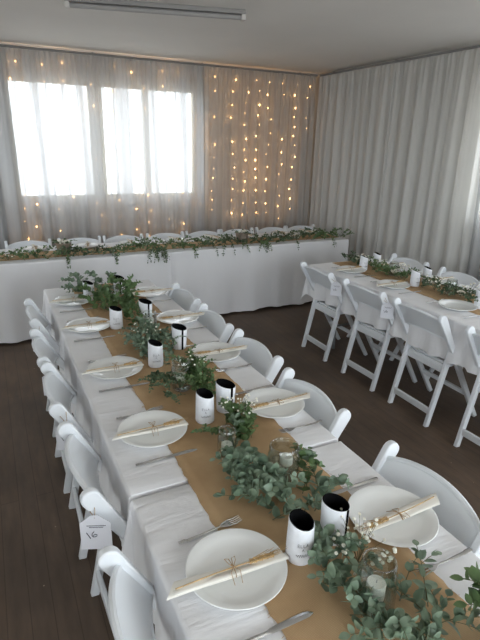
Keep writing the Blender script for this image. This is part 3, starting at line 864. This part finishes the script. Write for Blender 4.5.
# ------------------------------------------------------------------ stubby holders
def make_cup(high=0, slant=.012, pinch_ang=0, h=.116, r=.0365):
    e = empty('stubby_holder'); n = 40
    def ring(rad, z, t, dz=0):
        # mouth relaxes into an oval
        a = 1 + .10*t; c = 1 - .10*t; out = []
        for k in range(n):
            th = 2*PI*k/n; x = rad*cos(th)*a; y = rad*sin(th)*c
            X = x*cos(pinch_ang) - y*sin(pinch_ang); Y = x*sin(pinch_ang) + y*cos(pinch_ang)
            out.append((X, Y, z + dz*cos(th+pinch_ang-high)))
        return out
    b = MB(); rows = [(r*.93, 0, 0), (r*.985, .003, 0), (r, .010, 0), (r, h*.5, .35), (r, h*.85, .9), (r, h-.002, 1.0), (r-.001, h, 1.0)]
    for rr, z, t in rows: b.v += ring(rr, z, t, .0*t + slant*t)
    L = len(rows)
    b.f = [(i*n+k, i*n+(k+1) % n, (i+1)*n+(k+1) % n, (i+1)*n+k) for i in range(L-1) for k in range(n)] + [tuple(range(n-1, -1, -1))]
    b.m = [0]*len(b.f)
    sl = b.build('sleeve', M['cup'], e)
    b = MB(); rows = [(r-.001, h, 1.0), (r-.0045, h, 1.0), (r-.005, h-.003, 1.0), (r-.005, h*.5, .35), (r-.005, .008, 0), (r*.5, .006, 0)]
    for rr, z, t in rows: b.v += ring(rr, z, t, .0*t + slant*t)
    L = len(rows)
    b.f = [(i*n+k, i*n+(k+1) % n, (i+1)*n+(k+1) % n, (i+1)*n+k) for i in range(L-1) for k in range(n)] + [tuple((L-1)*n+k for k in range(n))]
    b.m = [0]*len(b.f)
    b.build('lining', M['cupb'], e)
    # black glued seam down one side (+x)
    b = MB()
    for i in range(11):
        t = i/10; z = .001 + (h-.0005)*t
        for s in (-1, 1):
            th = s*.13 ; tt = t
            rad = (r*(.975 if z < .004 else 1))+.0006
            p = ring_pt = (rad*cos(th-pinch_ang)*(1+.10*tt*(1 if z > .01 else 0)), rad*sin(th-pinch_ang)*(1-.10*tt*(1 if z > .01 else 0)))
            X = p[0]*cos(pinch_ang) - p[1]*sin(pinch_ang); Y = p[0]*sin(pinch_ang) + p[1]*cos(pinch_ang)
            b.v.append((X*1.012, Y*1.012, z + slant*(0 if z < .012 else min(1, z/h*1.0)*(.35 if z < h*.5 else .9))*cos(-high)))
    b.f = [(2*i, 2*i+1, 2*i+3, 2*i+2) for i in range(10)]; b.m = [0]*10
    b.build('seam', M['cupb'], e, solid=-.0006)
    # printed lettering on the far side from the seam (around angle A0)
    ink = MB(); A0 = PI
    def P(u, z, off=.0006):     # u: arc length to the reader's right, reader outside
        th = A0 + u/r; t = z/h*.7; a = 1+.10*t; c = 1-.10*t
        x = (r+off)*cos(th-pinch_ang)*a; y = (r+off)*sin(th-pinch_ang)*c
        return (x*cos(pinch_ang)-y*sin(pinch_ang), x*sin(pinch_ang)+y*cos(pinch_ang), z)
    def stroke(pts, w=.0007): ink.tube([P(u, z) for u, z in pts], w*.7, 5)
    glyph = {'E': [[(1,0),(0,0),(0,1),(1,1)],[(0,.5),(.8,.5)]], 'L': [[(0,1),(0,0),(1,0)]], 'A': [[(0,0),(.5,1),(1,0)],[(.2,.4),(.8,.4)]]}
    u = -.014
    for ch in 'ELLA':
        for st in glyph[ch]: stroke([(u+.0048*a, .062+.009*c) for a, c in st])
        u += .0075
    stroke([(-.003,.050),(.002,.055),(.000,.057),(-.002,.055),(.004,.049)], .0005)
    stroke([(-.018+.0012*i, .034 + .0035*sin(i*1.35)*(1 if i % 5 else 1.8)) for i in range(32)], .0007)
    ink.build('lettering', M['ink'], sl)
    return e
cupA = make_cup(high=math.radians(80), pinch_ang=math.radians(-30))
cupB = make_cup(high=math.radians(212), pinch_ang=math.radians(60))
UC = {}
def cup(x, y, rz, label, g='stubby holders on the long table', sc=1.0, z=TOP):
    p = cupA if rz > 0 else cupB
    o = place(p, p in UC, (x, y, z), rz, label, 'stubby holder', g); UC[p] = 1
    o.scale = (sc,)*3
cup(.332, .862, math.radians(70), 'white stubby holder with printed lettering, black inside, front left of the nearest pair')
cup(.452, .880, math.radians(-66), 'white stubby holder with a black seam, right one of the nearest pair')
cup(.365, 1.592, math.radians(75), 'white stubby holder in the second pair, left one beside the napkin end')
cup(.472, 1.635, math.radians(-75), 'white stubby holder with a black seam in the second pair, right one')
cup(.342, 2.157, math.radians(80), 'left white stubby holder of the pair halfway along the table')
cup(.520, 2.322, math.radians(-85), 'right white stubby holder of the pair halfway along the table')
cup(.288, 2.745, math.radians(80), 'left white stubby holder of the fourth pair, in front of the far leaves')
cup(.482, 2.815, math.radians(-80), 'right white stubby holder of the fourth pair, behind the leaves')
cup(.245, 3.363, math.radians(80), 'left white stubby holder at the far end, half hidden by eucalyptus')
cup(.465, 3.430, math.radians(-90), 'right white stubby holder at the far end of the long table')
g = 'stubby holders on the right-hand table'
cup(2.598, 3.375, math.radians(80), 'left white stubby holder of the far pair on the right-hand table', g)
cup(2.800, 3.44, math.radians(60), 'right white stubby holder of the far pair on the right-hand table', g)
cup(2.630, 2.795, math.radians(85), 'left white stubby holder of the middle pair on the right-hand table', g)
cup(2.810, 2.849, math.radians(60), 'right white stubby holder of the middle pair on the right-hand table', g)
cup(2.625, 2.19, math.radians(85), 'white stubby holder at the right photo edge on the right-hand table', g)

# ------------------------------------------------------------------ jars with candles
def jar(x, y, r, h, label, neck=.8, candle=(.021, .04), base=.012, fill='water', bulge=True, cx=0, sq=1.0, g='candle jars on the long table'):
    e = empty('glass_jar', (x, y, TOP), 0, label, 'jar', g)
    t = .0028; rn = r*neck
    out = [(1e-5,0),(r*.86,0),(r*.97,.004),(r,.014),(r,h*.66),(r*.97,h*.74),(rn*1.02,h*.84),(rn,h*.88),(rn*1.05,h*.90),(rn*1.05,h*.93),(rn,h*.95),(rn,h*.99),(rn-.001,h)]
    inn = [(rn-t,h),(rn-t-.0005,h*.95),(rn-t,h*.86),(r*.97-t,h*.73),(r-t,h*.64),(r-t,.018),(r*.9-t,.007),(1e-5,.006)]
    b = MB(); b.lathe(out+inn, 36); b.build('glass', M['glass'], e, autos=False)
    if fill == 'water':
        b = MB(); b.lathe([(1e-5,.0068),(r*.9-t-.0006,.0078),(r-t-.0006,.019),(r-t-.0006,base),(1e-5,base)], 32); b.build('water', M['water'], e)
    else:
        rr = random.Random(3); b = MB()
        for k in range(26):
            a = rr.random()*6.28; q = (r-t-.010)*rr.random()**.5
            b.ball((q*cos(a), q*sin(a), .012+rr.random()*(base-.018)), rr.uniform(.005, .0085), 7, 5, sz=.7)
        o = b.build('shells', M['shell'], e); o['kind'] = 'stuff'
    cr, ch = candle; z0 = base-.004 if fill == 'water' else base
    c = empty('candle', (x+cx, y, TOP+z0), 0, 'white candle inside the ' + ' '.join(label.replace('with a candle ', '').replace('with a pale candle ', '').split()[:11]), 'candle', 'candles in the jars')
    b = MB(); b.lathe([(1e-5,0),(cr*.94,0),(cr,.003),(cr,ch-.003),(cr*.93,ch),(cr*.5,ch-.002),(1e-5,ch-.003)], 24); b.build('wax', M['wax'], c)
    b = MB(); b.tube([(0,0,ch-.004),(.0006,0,ch+.006)], .0008, 5); b.build('wick', M['ink'], c)
    return e
jar(.408, .660, .046, .140, 'glass jar nearest the camera with a pale candle over cloudy water', neck=.82, candle=(.022, .045), base=.033)
jar(.345, 1.345, .033, .105, 'small glass jar with a candle standing on bare hessian', neck=.85, candle=(.019, .035), base=.018)
jar(.462, 1.165, .052, .120, 'wide glass jar with a candle surrounded by eucalyptus leaves', neck=.88, candle=(.021, .03), base=.050, cx=.01)
jar(.372, 1.880, .043, .135, 'glass jar with a candle above tan shells', neck=.88, candle=(.022, .028), base=.040, fill='shells')
jar(.450, 2.62, .040, .115, 'glass jar with a candle among the leaves past the middle of the table', neck=.9, candle=(.022, .04), base=.040)
jar(.365, 3.18, .045, .115, 'glass jar with a candle near the far end of the long table', neck=.9, candle=(.026, .03), base=.045)
jar(2.71, 3.12, .042, .11, 'glass jar with a candle in the flowers of the right-hand table', neck=.88, candle=(.022,.03), base=.04, g='candle jars on the right-hand table')
jar(2.72, 2.52, .042, .11, 'glass jar with a candle near the photo edge of the right-hand table', neck=.88, candle=(.022,.03), base=.04, g='candle jars on the right-hand table')

# ------------------------------------------------------------------ eucalyptus
def leaf(mb, p, d, nrm, L, W, cup=.15, kind='oval', mn=None):
    d = d.normalized(); s = d.cross(nrm)
    if s.length < 1e-4: s = d.orthogonal()
    s.normalize(); n = s.cross(d)
    prof = {'oval': [(0,.05),(.15,.62),(.38,.98),(.62,.92),(.84,.55),(1,.04)],
            'round': [(0,.10),(.10,.62),(.32,.98),(.60,1.0),(.86,.62),(1,.10)],
            'lance': [(0,.05),(.2,.6),(.42,.9),(.65,.7),(.85,.36),(1,.02)]}[kind]
    vs = []
    for t, w in prof:
        c = p + d*L*t + n*(-cup*L*t*t)
        for k in (-1, 0, 1):
            q = c + s*(k*W*.5*w) + n*(cup*.5*W*w*abs(k))
            if mn is not None and q.z < mn: q.z = mn + .0004*abs(k)
            vs.append(q)
    fs = [(i*3+k, i*3+k+1, i*3+k+4, i*3+k+3) for i in range(len(prof)-1) for k in range(2)]
    mb.add(vs, fs)
def sprig(parent, origin, p0, ang, L, rise, size, rn, m, kind='round', step=.024, side=.5, zmin=TOP+.002, curl=0, droop=0, asp=.85, nper=2, thick=.0014):
    """one stem with its leaves; coordinates relative to the bunch origin"""
    o = Vector(origin); pts = []; N = max(5, int(L/.02)); p = Vector(p0); a = ang
    for i in range(N+1):
        t = i/N
        z = p0[2] + rise*sin(min(1, t*1.15)*PI*.62) - droop*max(0, t-.35)**1.5
        if droop == 0: z = max(z, zmin+.002)
        pts.append(Vector((p.x, p.y, z)))
        a += curl/N + rn.uniform(-.06, .06); p = p + Vector((cos(a), sin(a), 0))*(L/N)
    st = MB(); st.tube([q-o for q in pts], [thick*(1.15-.6*i/N) for i in range(N+1)], 5)
    lf = MB()
    def leaves_on(path, size, n0):
        tot = sum((path[i+1]-path[i]).length for i in range(len(path)-1)); s = tot*.06 + n0; idx = 0
        acc = 0; lens = [(path[i+1]-path[i]).length for i in range(len(path)-1)]
        roll = rn.random()*6
        while s < tot:
            q = s; i = 0
            while i < len(lens)-1 and q > lens[i]: q -= lens[i]; i += 1
            base = path[i].lerp(path[i+1], min(1, q/lens[i])); tan = (path[i+1]-path[i]).normalized()
            roll += PI/2 + rn.uniform(-.4, .4)
            a1 = tan.orthogonal().normalized(); b1 = tan.cross(a1)
            for k in range(nper):
                th = roll + PI*k*2/nper + rn.uniform(-.3, .3)
                out = a1*cos(th) + b1*sin(th)
                if out.z < -.4 and droop == 0: out.z *= -.5
                dr = (out + tan*rn.uniform(.3, .9)).normalized()
                sz = size*(1-.45*(s/tot))*rn.uniform(.75, 1.2)
                nn = (tan*rn.uniform(.4, 1) - out*.3 + Vector((rn.uniform(-.5,.5), rn.uniform(-.5,.5), rn.uniform(.2, 1.0)))).normalized()
                leaf(lf, base - o, dr, nn, sz, sz*asp, rn.uniform(.05, .25), kind, (zmin-o.z) if zmin is not None else None)
            s += step*rn.uniform(.75, 1.25)
        tip = path[-1]; tn = (path[-1]-path[-2]).normalized()
        leaf(lf, tip-o, tn, Vector((0,0,1)), size*.6, size*.6*asp, .1, kind, (zmin-o.z) if zmin is not None else None)
    leaves_on(pts, size, 0)
    ns = int(side*L/.05)
    for k in range(ns):
        i = min(N-1, 1 + int((k+.5)/max(1, ns)*(N-1))); b0 = pts[i]; sgn = 1 if k % 2 else -1
        aa = ang + sgn*rn.uniform(.6, 1.2); l2 = L*rn.uniform(.18, .34); up_ = rn.uniform(.0, .5)
        path = [b0 + Vector((cos(aa)*l2*j/4, sin(aa)*l2*j/4, up_*l2*sin(j/4*PI*.6) - (droop*.35*(j/4)**2 if droop else 0))) for j in range(5)]
        st.tube([q-o for q in path], thick*.55, 4)
        leaves_on(path, size*.85, .006)
    so = st.build('stem', M['stem'], parent)
    lo = lf.build('leaves', m, so, autos=False)
    return so
def bunch(label, origin, sprigs, m, seed, g, name='eucalyptus_bunch', **kw):
    rn = random.Random(seed)
    e = empty(name, origin, 0, label, 'greenery', g)
    for s in sprigs:
        k = dict(kw); k.update(s[6] if len(s) > 6 else {})
        x, y, a, L, rise, size = s[:6]
        sprig(e, origin, (x, y, k.pop('z0', TOP+.006)), math.radians(a), L, rise, size, rn, k.pop('m', m), **k)
    return e
GM = 'eucalyptus garland on the long table'
B, GR, DK = M['leaf_blue'], M['leaf_green'], M['leaf_dark']
bunch('silver-green eucalyptus around the candle jar nearest the camera', (.40,.62,TOP),
      [(.50,.56,120,.16,.05,.042),(.36,.58,100,.20,.05,.046),(.34,.66,-60,.18,.06,.044),(.46,.56,170,.18,.05,.044),(.52,.60,60,.14,.05,.042),
       (.40,.56,-20,.18,.05,.044),(.32,.56,60,.12,.06,.040),(.47,.64,30,.12,.04,.030),(.36,.50,20,.2,.05,.044),(.45,.50,150,.16,.05,.044),(.33,.76,-70,.15,.06,.044)], B, 11, GM, step=.024, asp=.72, kind='oval')
bunch('green leafy branch at the bottom right corner of the photo', (.66,.50,TOP),
      [(.53,.27,68,.27,.10,.060),(.56,.28,78,.26,.09,.058),(.50,.25,75,.22,.07,.056),(.59,.28,95,.24,.09,.056),(.54,.22,60,.26,.09,.056),(.60,.26,75,.26,.10,.056),(.55,.30,85,.18,.12,.056),(.57,.30,65,.22,.06,.056)], GR, 12, GM, step=.016, asp=.66, kind='oval', side=.9)
bunch('eucalyptus strand between the nearest stubby holders and the near jar', (.40,.80,TOP),
      [(.395,.93,-88,.20,.06,.044),(.41,.88,-70,.17,.06,.042),(.38,.90,-105,.18,.055,.044),(.37,.80,-95,.12,.04,.04)], B, 13, GM, step=.019, asp=.72, kind='oval')
bunch('large spreading eucalyptus bunch around the wide candle jar', (.38,1.15,TOP),
      [(.40,1.34,-95,.30,.06,.044),(.36,1.32,-110,.26,.05,.042),(.33,1.26,-85,.28,.06,.046),(.43,1.05,120,.22,.06,.044),(.46,.98,20,.14,.05,.042),(.36,1.03,150,.16,.05,.044),
       (.31,1.10,100,.18,.045,.036),(.34,1.16,-70,.18,.06,.044),(.43,.99,30,.13,.04,.038),(.38,1.18,-140,.16,.05,.034),(.37,1.36,60,.16,.05,.042),(.40,1.26,170,.13,.05,.034),(.53,1.06,80,.14,.045,.04),(.33,1.0,-10,.18,.04,.036)], B, 14, GM, step=.021)
bunch('lighter green leaf sprig on the right of the wide candle jar', (.52,1.16,TOP), [(.50,1.08,70,.16,.05,.036),(.47,1.06,40,.12,.06,.034)], GR, 15, GM, step=.02)
bunch('small sprig of eucalyptus lying left of the small candle jar', (.33,1.46,TOP), [(.39,1.44,160,.12,.025,.024),(.40,1.47,175,.10,.02,.024)], GR, 16, GM, step=.015)
bunch('eucalyptus and fern clump beside the second pair of stubby holders', (.46,1.50,TOP),
      [(.43,1.42,80,.18,.06,.034),(.47,1.40,85,.16,.05,.034),(.42,1.44,70,.16,.05,.032),(.45,1.46,100,.14,.05,.03),(.50,1.44,95,.15,.04,.03),(.42,1.52,20,.13,.05,.030),(.40,1.40,30,.14,.045,.034),(.44,1.38,80,.12,.04,.036)], GR, 17, GM, step=.014)
bunch('dense green bunch right of the candle jar with shells', (.43,1.88,TOP),
      [(.43,1.74,95,.26,.07,.028),(.41,1.80,85,.24,.06,.028),(.44,1.70,90,.26,.08,.028),(.42,1.82,70,.2,.07,.028),(.45,1.72,100,.22,.06,.028),(.45,1.78,80,.24,.06,.026),(.42,1.70,100,.22,.05,.026),(.46,1.86,110,.20,.07,.026),(.44,1.92,70,.18,.08,.024),(.47,1.74,70,.16,.05,.024),(.40,1.72,60,.2,.06,.026)], GR, 18, GM, step=.011, asp=.75, kind='oval', side=1)
bunch('wispy dark green strand left of the candle jar with shells', (.29,1.90,TOP),
      [(.31,2.06,-95,.24,.04,.024),(.30,2.02,-110,.2,.035,.024),(.33,2.0,-85,.2,.04,.024),(.29,1.86,-80,.14,.02,.022)], DK, 19, GM, step=.013, asp=.6, kind='oval', side=1)
bunch('bushy grey-green eucalyptus bunch halfway along the long table', (.38,2.38,TOP),
      [(.30,2.22,85,.26,.06,.028),(.33,2.18,95,.26,.06,.028),(.30,2.36,70,.24,.07,.028),(.38,2.36,80,.24,.07,.028),(.44,2.34,100,.24,.06,.028),(.34,2.22,80,.24,.06,.028),(.36,2.30,100,.24,.06,.024),(.40,2.22,95,.26,.06,.024),(.44,2.20,80,.26,.06,.024),(.32,2.30,60,.2,.05,.024),(.42,2.50,-60,.22,.05,.024),(.36,2.52,-120,.2,.05,.024),(.30,2.42,-60,.18,.05,.024),(.46,2.46,-80,.2,.05,.022),(.38,2.12,70,.14,.05,.024)], B, 20, GM, step=.011, asp=.75, kind='oval', side=1)
bunch('green eucalyptus bunch between the fourth pair of stubby holders', (.40,2.80,TOP),
      [(.38,2.68,90,.22,.06,.034),(.42,2.70,80,.2,.07,.034),(.36,2.80,70,.2,.07,.034),(.42,2.9,110,.2,.08,.036),(.38,2.95,60,.2,.08,.036)], GR, 21, GM, step=.017, side=.8)
bunch('tall leafy eucalyptus bunch near the far end of the long table', (.33,3.15,TOP),
      [(.32,2.98,90,.24,.09,.042),(.28,3.05,80,.22,.08,.042),(.36,3.05,100,.22,.10,.042),(.40,3.05,60,.22,.10,.042),(.46,3.05,90,.26,.12,.042),(.30,3.2,120,.2,.09,.042),(.44,3.2,110,.2,.12,.04),(.25,3.1,120,.16,.06,.04)], GR, 22, GM, step=.018, side=.8)
bunch('eucalyptus tips beside the far left end of the long table', (.25,3.55,TOP),
      [(.30,3.45,130,.24,.08,.045),(.27,3.42,150,.20,.05,.042),(.24,3.5,100,.2,.09,.05),(.34,3.46,100,.2,.10,.045),(.44,3.48,90,.18,.09,.04),(.3,3.4,170,.18,.04,.035,dict(m=M['leaf_dark']))], B, 23, GM, step=.02, side=.5)

GB = 'leafy garland along the front of the head table'
lab = ['left end of the head table garland, under the tin bucket', 'garland stretch right of the first bucket on the head table', 'garland stretch left of the join in the head table cloths', 'leafy trail hanging over the join of the head table cloths',
       'garland stretch just right of the cloth join on the head table', 'garland stretch around the second bucket of the head table', 'leafy trail hanging below the second bucket', 'garland stretch on the right third of the head table', 'right tip of the head table garland at the corner']
xs = [(-.75, .30), (.28, .72), (.68, 1.16), (1.08, 1.22), (1.16, 1.75), (1.70, 2.35), (2.05, 2.40), (2.32, 2.95), (2.90, 3.46)]
for k, ((a, c), lb) in enumerate(zip(xs, lab)):
    rn = random.Random(100+k); S = []
    hang = k in (3, 6)
    n = int((c-a)/.045)+3
    if hang:
        for q in range(5 if k == 3 else 4):
            x = a + (c-a)*rn.random()
            S.append((x, 4.72, -100 + rn.uniform(-35, 35), .13, .03, .030, dict(droop=.22 if k == 3 else .16, zmin=None, z0=TOP+.015, side=.8)))
    else:
        for q in range(n):
            x = a + (c-a)*q/n; d = 0 if rn.random() < .5 else 180
            S.append((x + (.08 if d else 0), rn.uniform(4.69, 4.86), d + rn.uniform(-32, 32), rn.uniform(.13, .22), rn.uniform(.03, .10), .036))
        for q in range(max(1, int((c-a)/.2))): S.append((a+(c-a)*rn.random(), 4.70, rn.uniform(-130, -50), .065, .01, .030, dict(droop=.16, zmin=None, z0=TOP+.012)))
    bunch(lb, ((a+c)/2, 4.75, TOP), S, DK if k % 2 else GR, 200+k, GB, name='garland_length', step=.022, asp=.62, kind='oval', side=.7)
GT = 'leafy garland on the right-hand table'
for k, ((y0, y1), lb) in enumerate(zip([(3.42, 3.76), (2.92, 3.30), (2.28, 2.74)],
        ['leafy garland at the far end of the right-hand table', 'leafy garland with cream flowers between the stubby holders of the right-hand table', 'leafy garland with cream flowers by the photo edge on the right-hand table'])):
    rn = random.Random(300+k); S = []
    for q in range(17 if k else 9):
        S.append((rn.uniform(2.62, 2.74), y0 + (y1-y0)*rn.random(), 90+rn.uniform(-50, 50)+(180 if q % 2 else 0), rn.uniform(.11, .17), rn.uniform(.03, .08 if k else .045), .034))
    bunch(lb, (2.68, (y0+y1)/2, TOP), S, GR if k % 2 else DK, 310+k, GT, name='garland_length', step=.02, asp=.62, kind='oval', side=.8)

# ------------------------------------------------------------------ small flowers
def gyp(label, c, R, n, seed, g='baby\'s breath sprigs', rb=.0042, hmax=.09):
    rn = random.Random(seed); e = empty('babys_breath', c, 0, label, 'flowers', g)
    st = MB(); fl = MB()
    for k in range(n):
        a = rn.random()*6.28; q = R*rn.random()**.6; h = hmax*rn.uniform(.45, 1)
        tip = Vector((q*cos(a), q*sin(a)*1.2, h)); st.tube([(0,0,.004), tip*.5+Vector((0,0,h*.15)), tip], .0006, 3, False)
        fl.ball(tip, rb*rn.uniform(.7, 1.2), 6, 4, sz=.8)
    s = st.build('stem', M['stem'], e); f = fl.build('blossoms', M['flower'], s); f['kind'] = 'stuff'
gyp('white baby\'s breath between the nearest right plate and the near jar', (.455,.775,TOP), .085, 46, 1, rb=.0055, hmax=.10)
gyp('white baby\'s breath by the second pair of stubby holders', (.48,1.53,TOP), .075, 34, 2, hmax=.12)
gyp('white baby\'s breath in the green bunch beside the shell jar', (.44,1.93,TOP), .06, 16, 3, hmax=.13)
gyp('white baby\'s breath halfway along the long table', (.36,2.42,TOP), .09, 20, 4, hmax=.12)
for k, (x, y) in enumerate([(2.70, 3.22), (2.74, 3.02), (2.66, 2.62), (2.78, 2.42), (2.70,3.50)]):
    gyp(['white baby\'s breath nearest the far stubby holders of the right-hand table', 'white baby\'s breath left of the middle stubby holders', 'white baby\'s breath right of the middle stubby holders', 'white baby\'s breath by the photo edge', 'white baby\'s breath at the far end of the right-hand table'][k],
        (x, y, TOP), .07, 22, 20+k, rb=.006, hmax=.11)
for k, x in enumerate([-.2, .75, 1.45, 1.72, 2.5, 2.75]):
    gyp('white baby\'s breath in the head table garland, %s from the left' % nth[k], (x, 4.80, TOP), .08, 20, 40+k, rb=.006, hmax=.09)
def rose(label, c, r, seed):
    rn = random.Random(seed); e = empty('cream_rose', c, 0, label, 'flower', 'cream roses on the right-hand table'); b = MB()
    for ring, (n, rr, hh) in enumerate([(3,.28,.9),(5,.6,.8),(7,1.0,.6)]):
        for k in range(n):
            a = 2*PI*k/n + ring*.5; d = Vector((cos(a), sin(a), 0)); s = Vector((-sin(a), cos(a), 0))
            vs = []
            for i in range(4):
                t = i/3
                for j in range(5):
                    w = (j-2)/2
                    p = d*r*rr*(.35+.65*sin(t*PI*.55)) + s*w*r*rr*.62*(.5+.5*t) - d*abs(w)**2*r*rr*.18 + Vector((0,0,r*hh*t*1.2 - r*.12*abs(w)))
                    vs.append(p + Vector((0,0,.004)))
            b.add(vs, [(i*5+j, i*5+j+1, i*5+j+6, i*5+j+5) for i in range(3) for j in range(4)])
    b.build('petals', M['rose'], e, autos=False)
    q = MB(); q.tube([(0,0,.001),(0,0,.012)], .004, 6); q.build('stem', M['stem'], e)
rz = [(2.66,3.06,'cream rose left of the middle stubby holders on the right-hand table'),(2.74,3.14,'cream rose behind the jar on the right-hand table'),(2.66,2.38,'cream rose by the photo edge on the right-hand table'),(2.70,2.68,'cream rose right of the middle stubby holders')]
for k, (x, y, lb) in enumerate(rz): rose(lb, (x, y, TOP+.035), .03, k)

# ------------------------------------------------------------------ tin buckets on the head table
for k, (x, y, lb) in enumerate([(.295, 4.93, 'small tin bucket of greenery on the left part of the head table'), (2.16, 4.90, 'small tin bucket of greenery on the right part of the head table')]):
    e = empty('tin_bucket', (x, y, TOP), 0, lb, 'bucket', 'tin buckets on the head table')
    b = MB(); b.lathe([(1e-5,0),(.055,0),(.058,.004),(.064,.05),(.065,.052),(.0645,.056),(.070,.098),(.0735,.102),(.0725,.106),(.068,.104),(.062,.05),(.052,.008),(1e-5,.006)], 28)
    b.build('bucket_body', M['tin'], e)
    b = MB()
    rn = random.Random(k)
    for q in range(30):
        a = rn.random()*6.28; r_ = .055*rn.random()**.5
        b.ball((r_*cos(a), r_*sin(a), .10+rn.uniform(0, .025)), rn.uniform(.006, .011), 6, 4)
    f = b.build('white_blossoms', M['flower'], e); f['kind'] = 'stuff'
    o = (x, y, TOP)
    for q in range(5):
        a = q*1.26+k
        sprig(e, o, (x+.03*cos(a), y+.03*sin(a), TOP+.095), a, .09, .025, .024, rn, DK, kind='oval', step=.016, side=.5, zmin=TOP+.09)

# ------------------------------------------------------------------ daylight
w = bpy.data.worlds.new('overcast_sky'); scn.world = w; w.use_nodes = True; nt = w.node_tree
bg = nt.nodes['Background']; tc = nt.nodes.new('ShaderNodeTexCoord'); sp = nt.nodes.new('ShaderNodeSeparateXYZ'); rp = nt.nodes.new('ShaderNodeValToRGB')
nt.links.new(tc.outputs['Generated'], sp.inputs[0]); 
mr = nt.nodes.new('ShaderNodeMapRange'); mr.inputs['From Min'].default_value = -1; mr.inputs['From Max'].default_value = 1
nt.links.new(sp.outputs['Z'], mr.inputs['Value']); nt.links.new(mr.outputs[0], rp.inputs['Fac'])
e0 = rp.color_ramp.elements[0]; e0.position = .40; e0.color = (.55,.55,.54,1)
e1 = rp.color_ramp.elements[1]; e1.position = .50; e1.color = (.87,.94,1,1)
nt.links.new(rp.outputs['Color'], bg.inputs['Color']); bg.inputs['Strength'].default_value = 4.6
def portal(loc, rot, sx, sy):
    l = bpy.data.lights.new('window_portal', 'AREA'); l.shape = 'RECTANGLE'; l.size = sx; l.size_y = sy
    try: l.cycles.is_portal = True
    except Exception: pass
    o = bpy.data.objects.new('window_portal', l); COL.objects.link(o); o.location = loc; o.rotation_euler = rot
for (a0, a1, z0, z1) in [WB]: portal(((a0+a1)/2, YB+.14, (z0+z1)/2), (-PI/2, 0, 0), a1-a0, z1-z0)
for (a0, a1, z0, z1) in WR: portal((XR+.14, (a0+a1)/2, (z0+z1)/2), (PI/2, 0, PI/2), a1-a0, z1-z0)
for (a0, a1, z0, z1) in WL: portal((XL-.14, (a0+a1)/2, (z0+z1)/2), (PI/2, 0, -PI/2), a1-a0, z1-z0)
for (a0, a1, z0, z1) in [WF]: portal(((a0+a1)/2, YF-.14, (z0+z1)/2), (PI/2, 0, 0), a1-a0, z1-z0)

# ------------------------------------------------------------------ view
vs = scn.view_settings
vs.view_transform = 'Standard'; vs.look = 'None'; vs.gamma = 1; vs.use_curve_mapping = False; vs.exposure = 0.76
cy = scn.cycles
cy.use_denoising = True
cy.max_bounces = 10; cy.diffuse_bounces = 5; cy.glossy_bounces = 4; cy.transmission_bounces = 8; cy.transparent_max_bounces = 12
cy.sample_clamp_indirect = 6; cy.caustics_reflective = False; cy.caustics_refractive = False
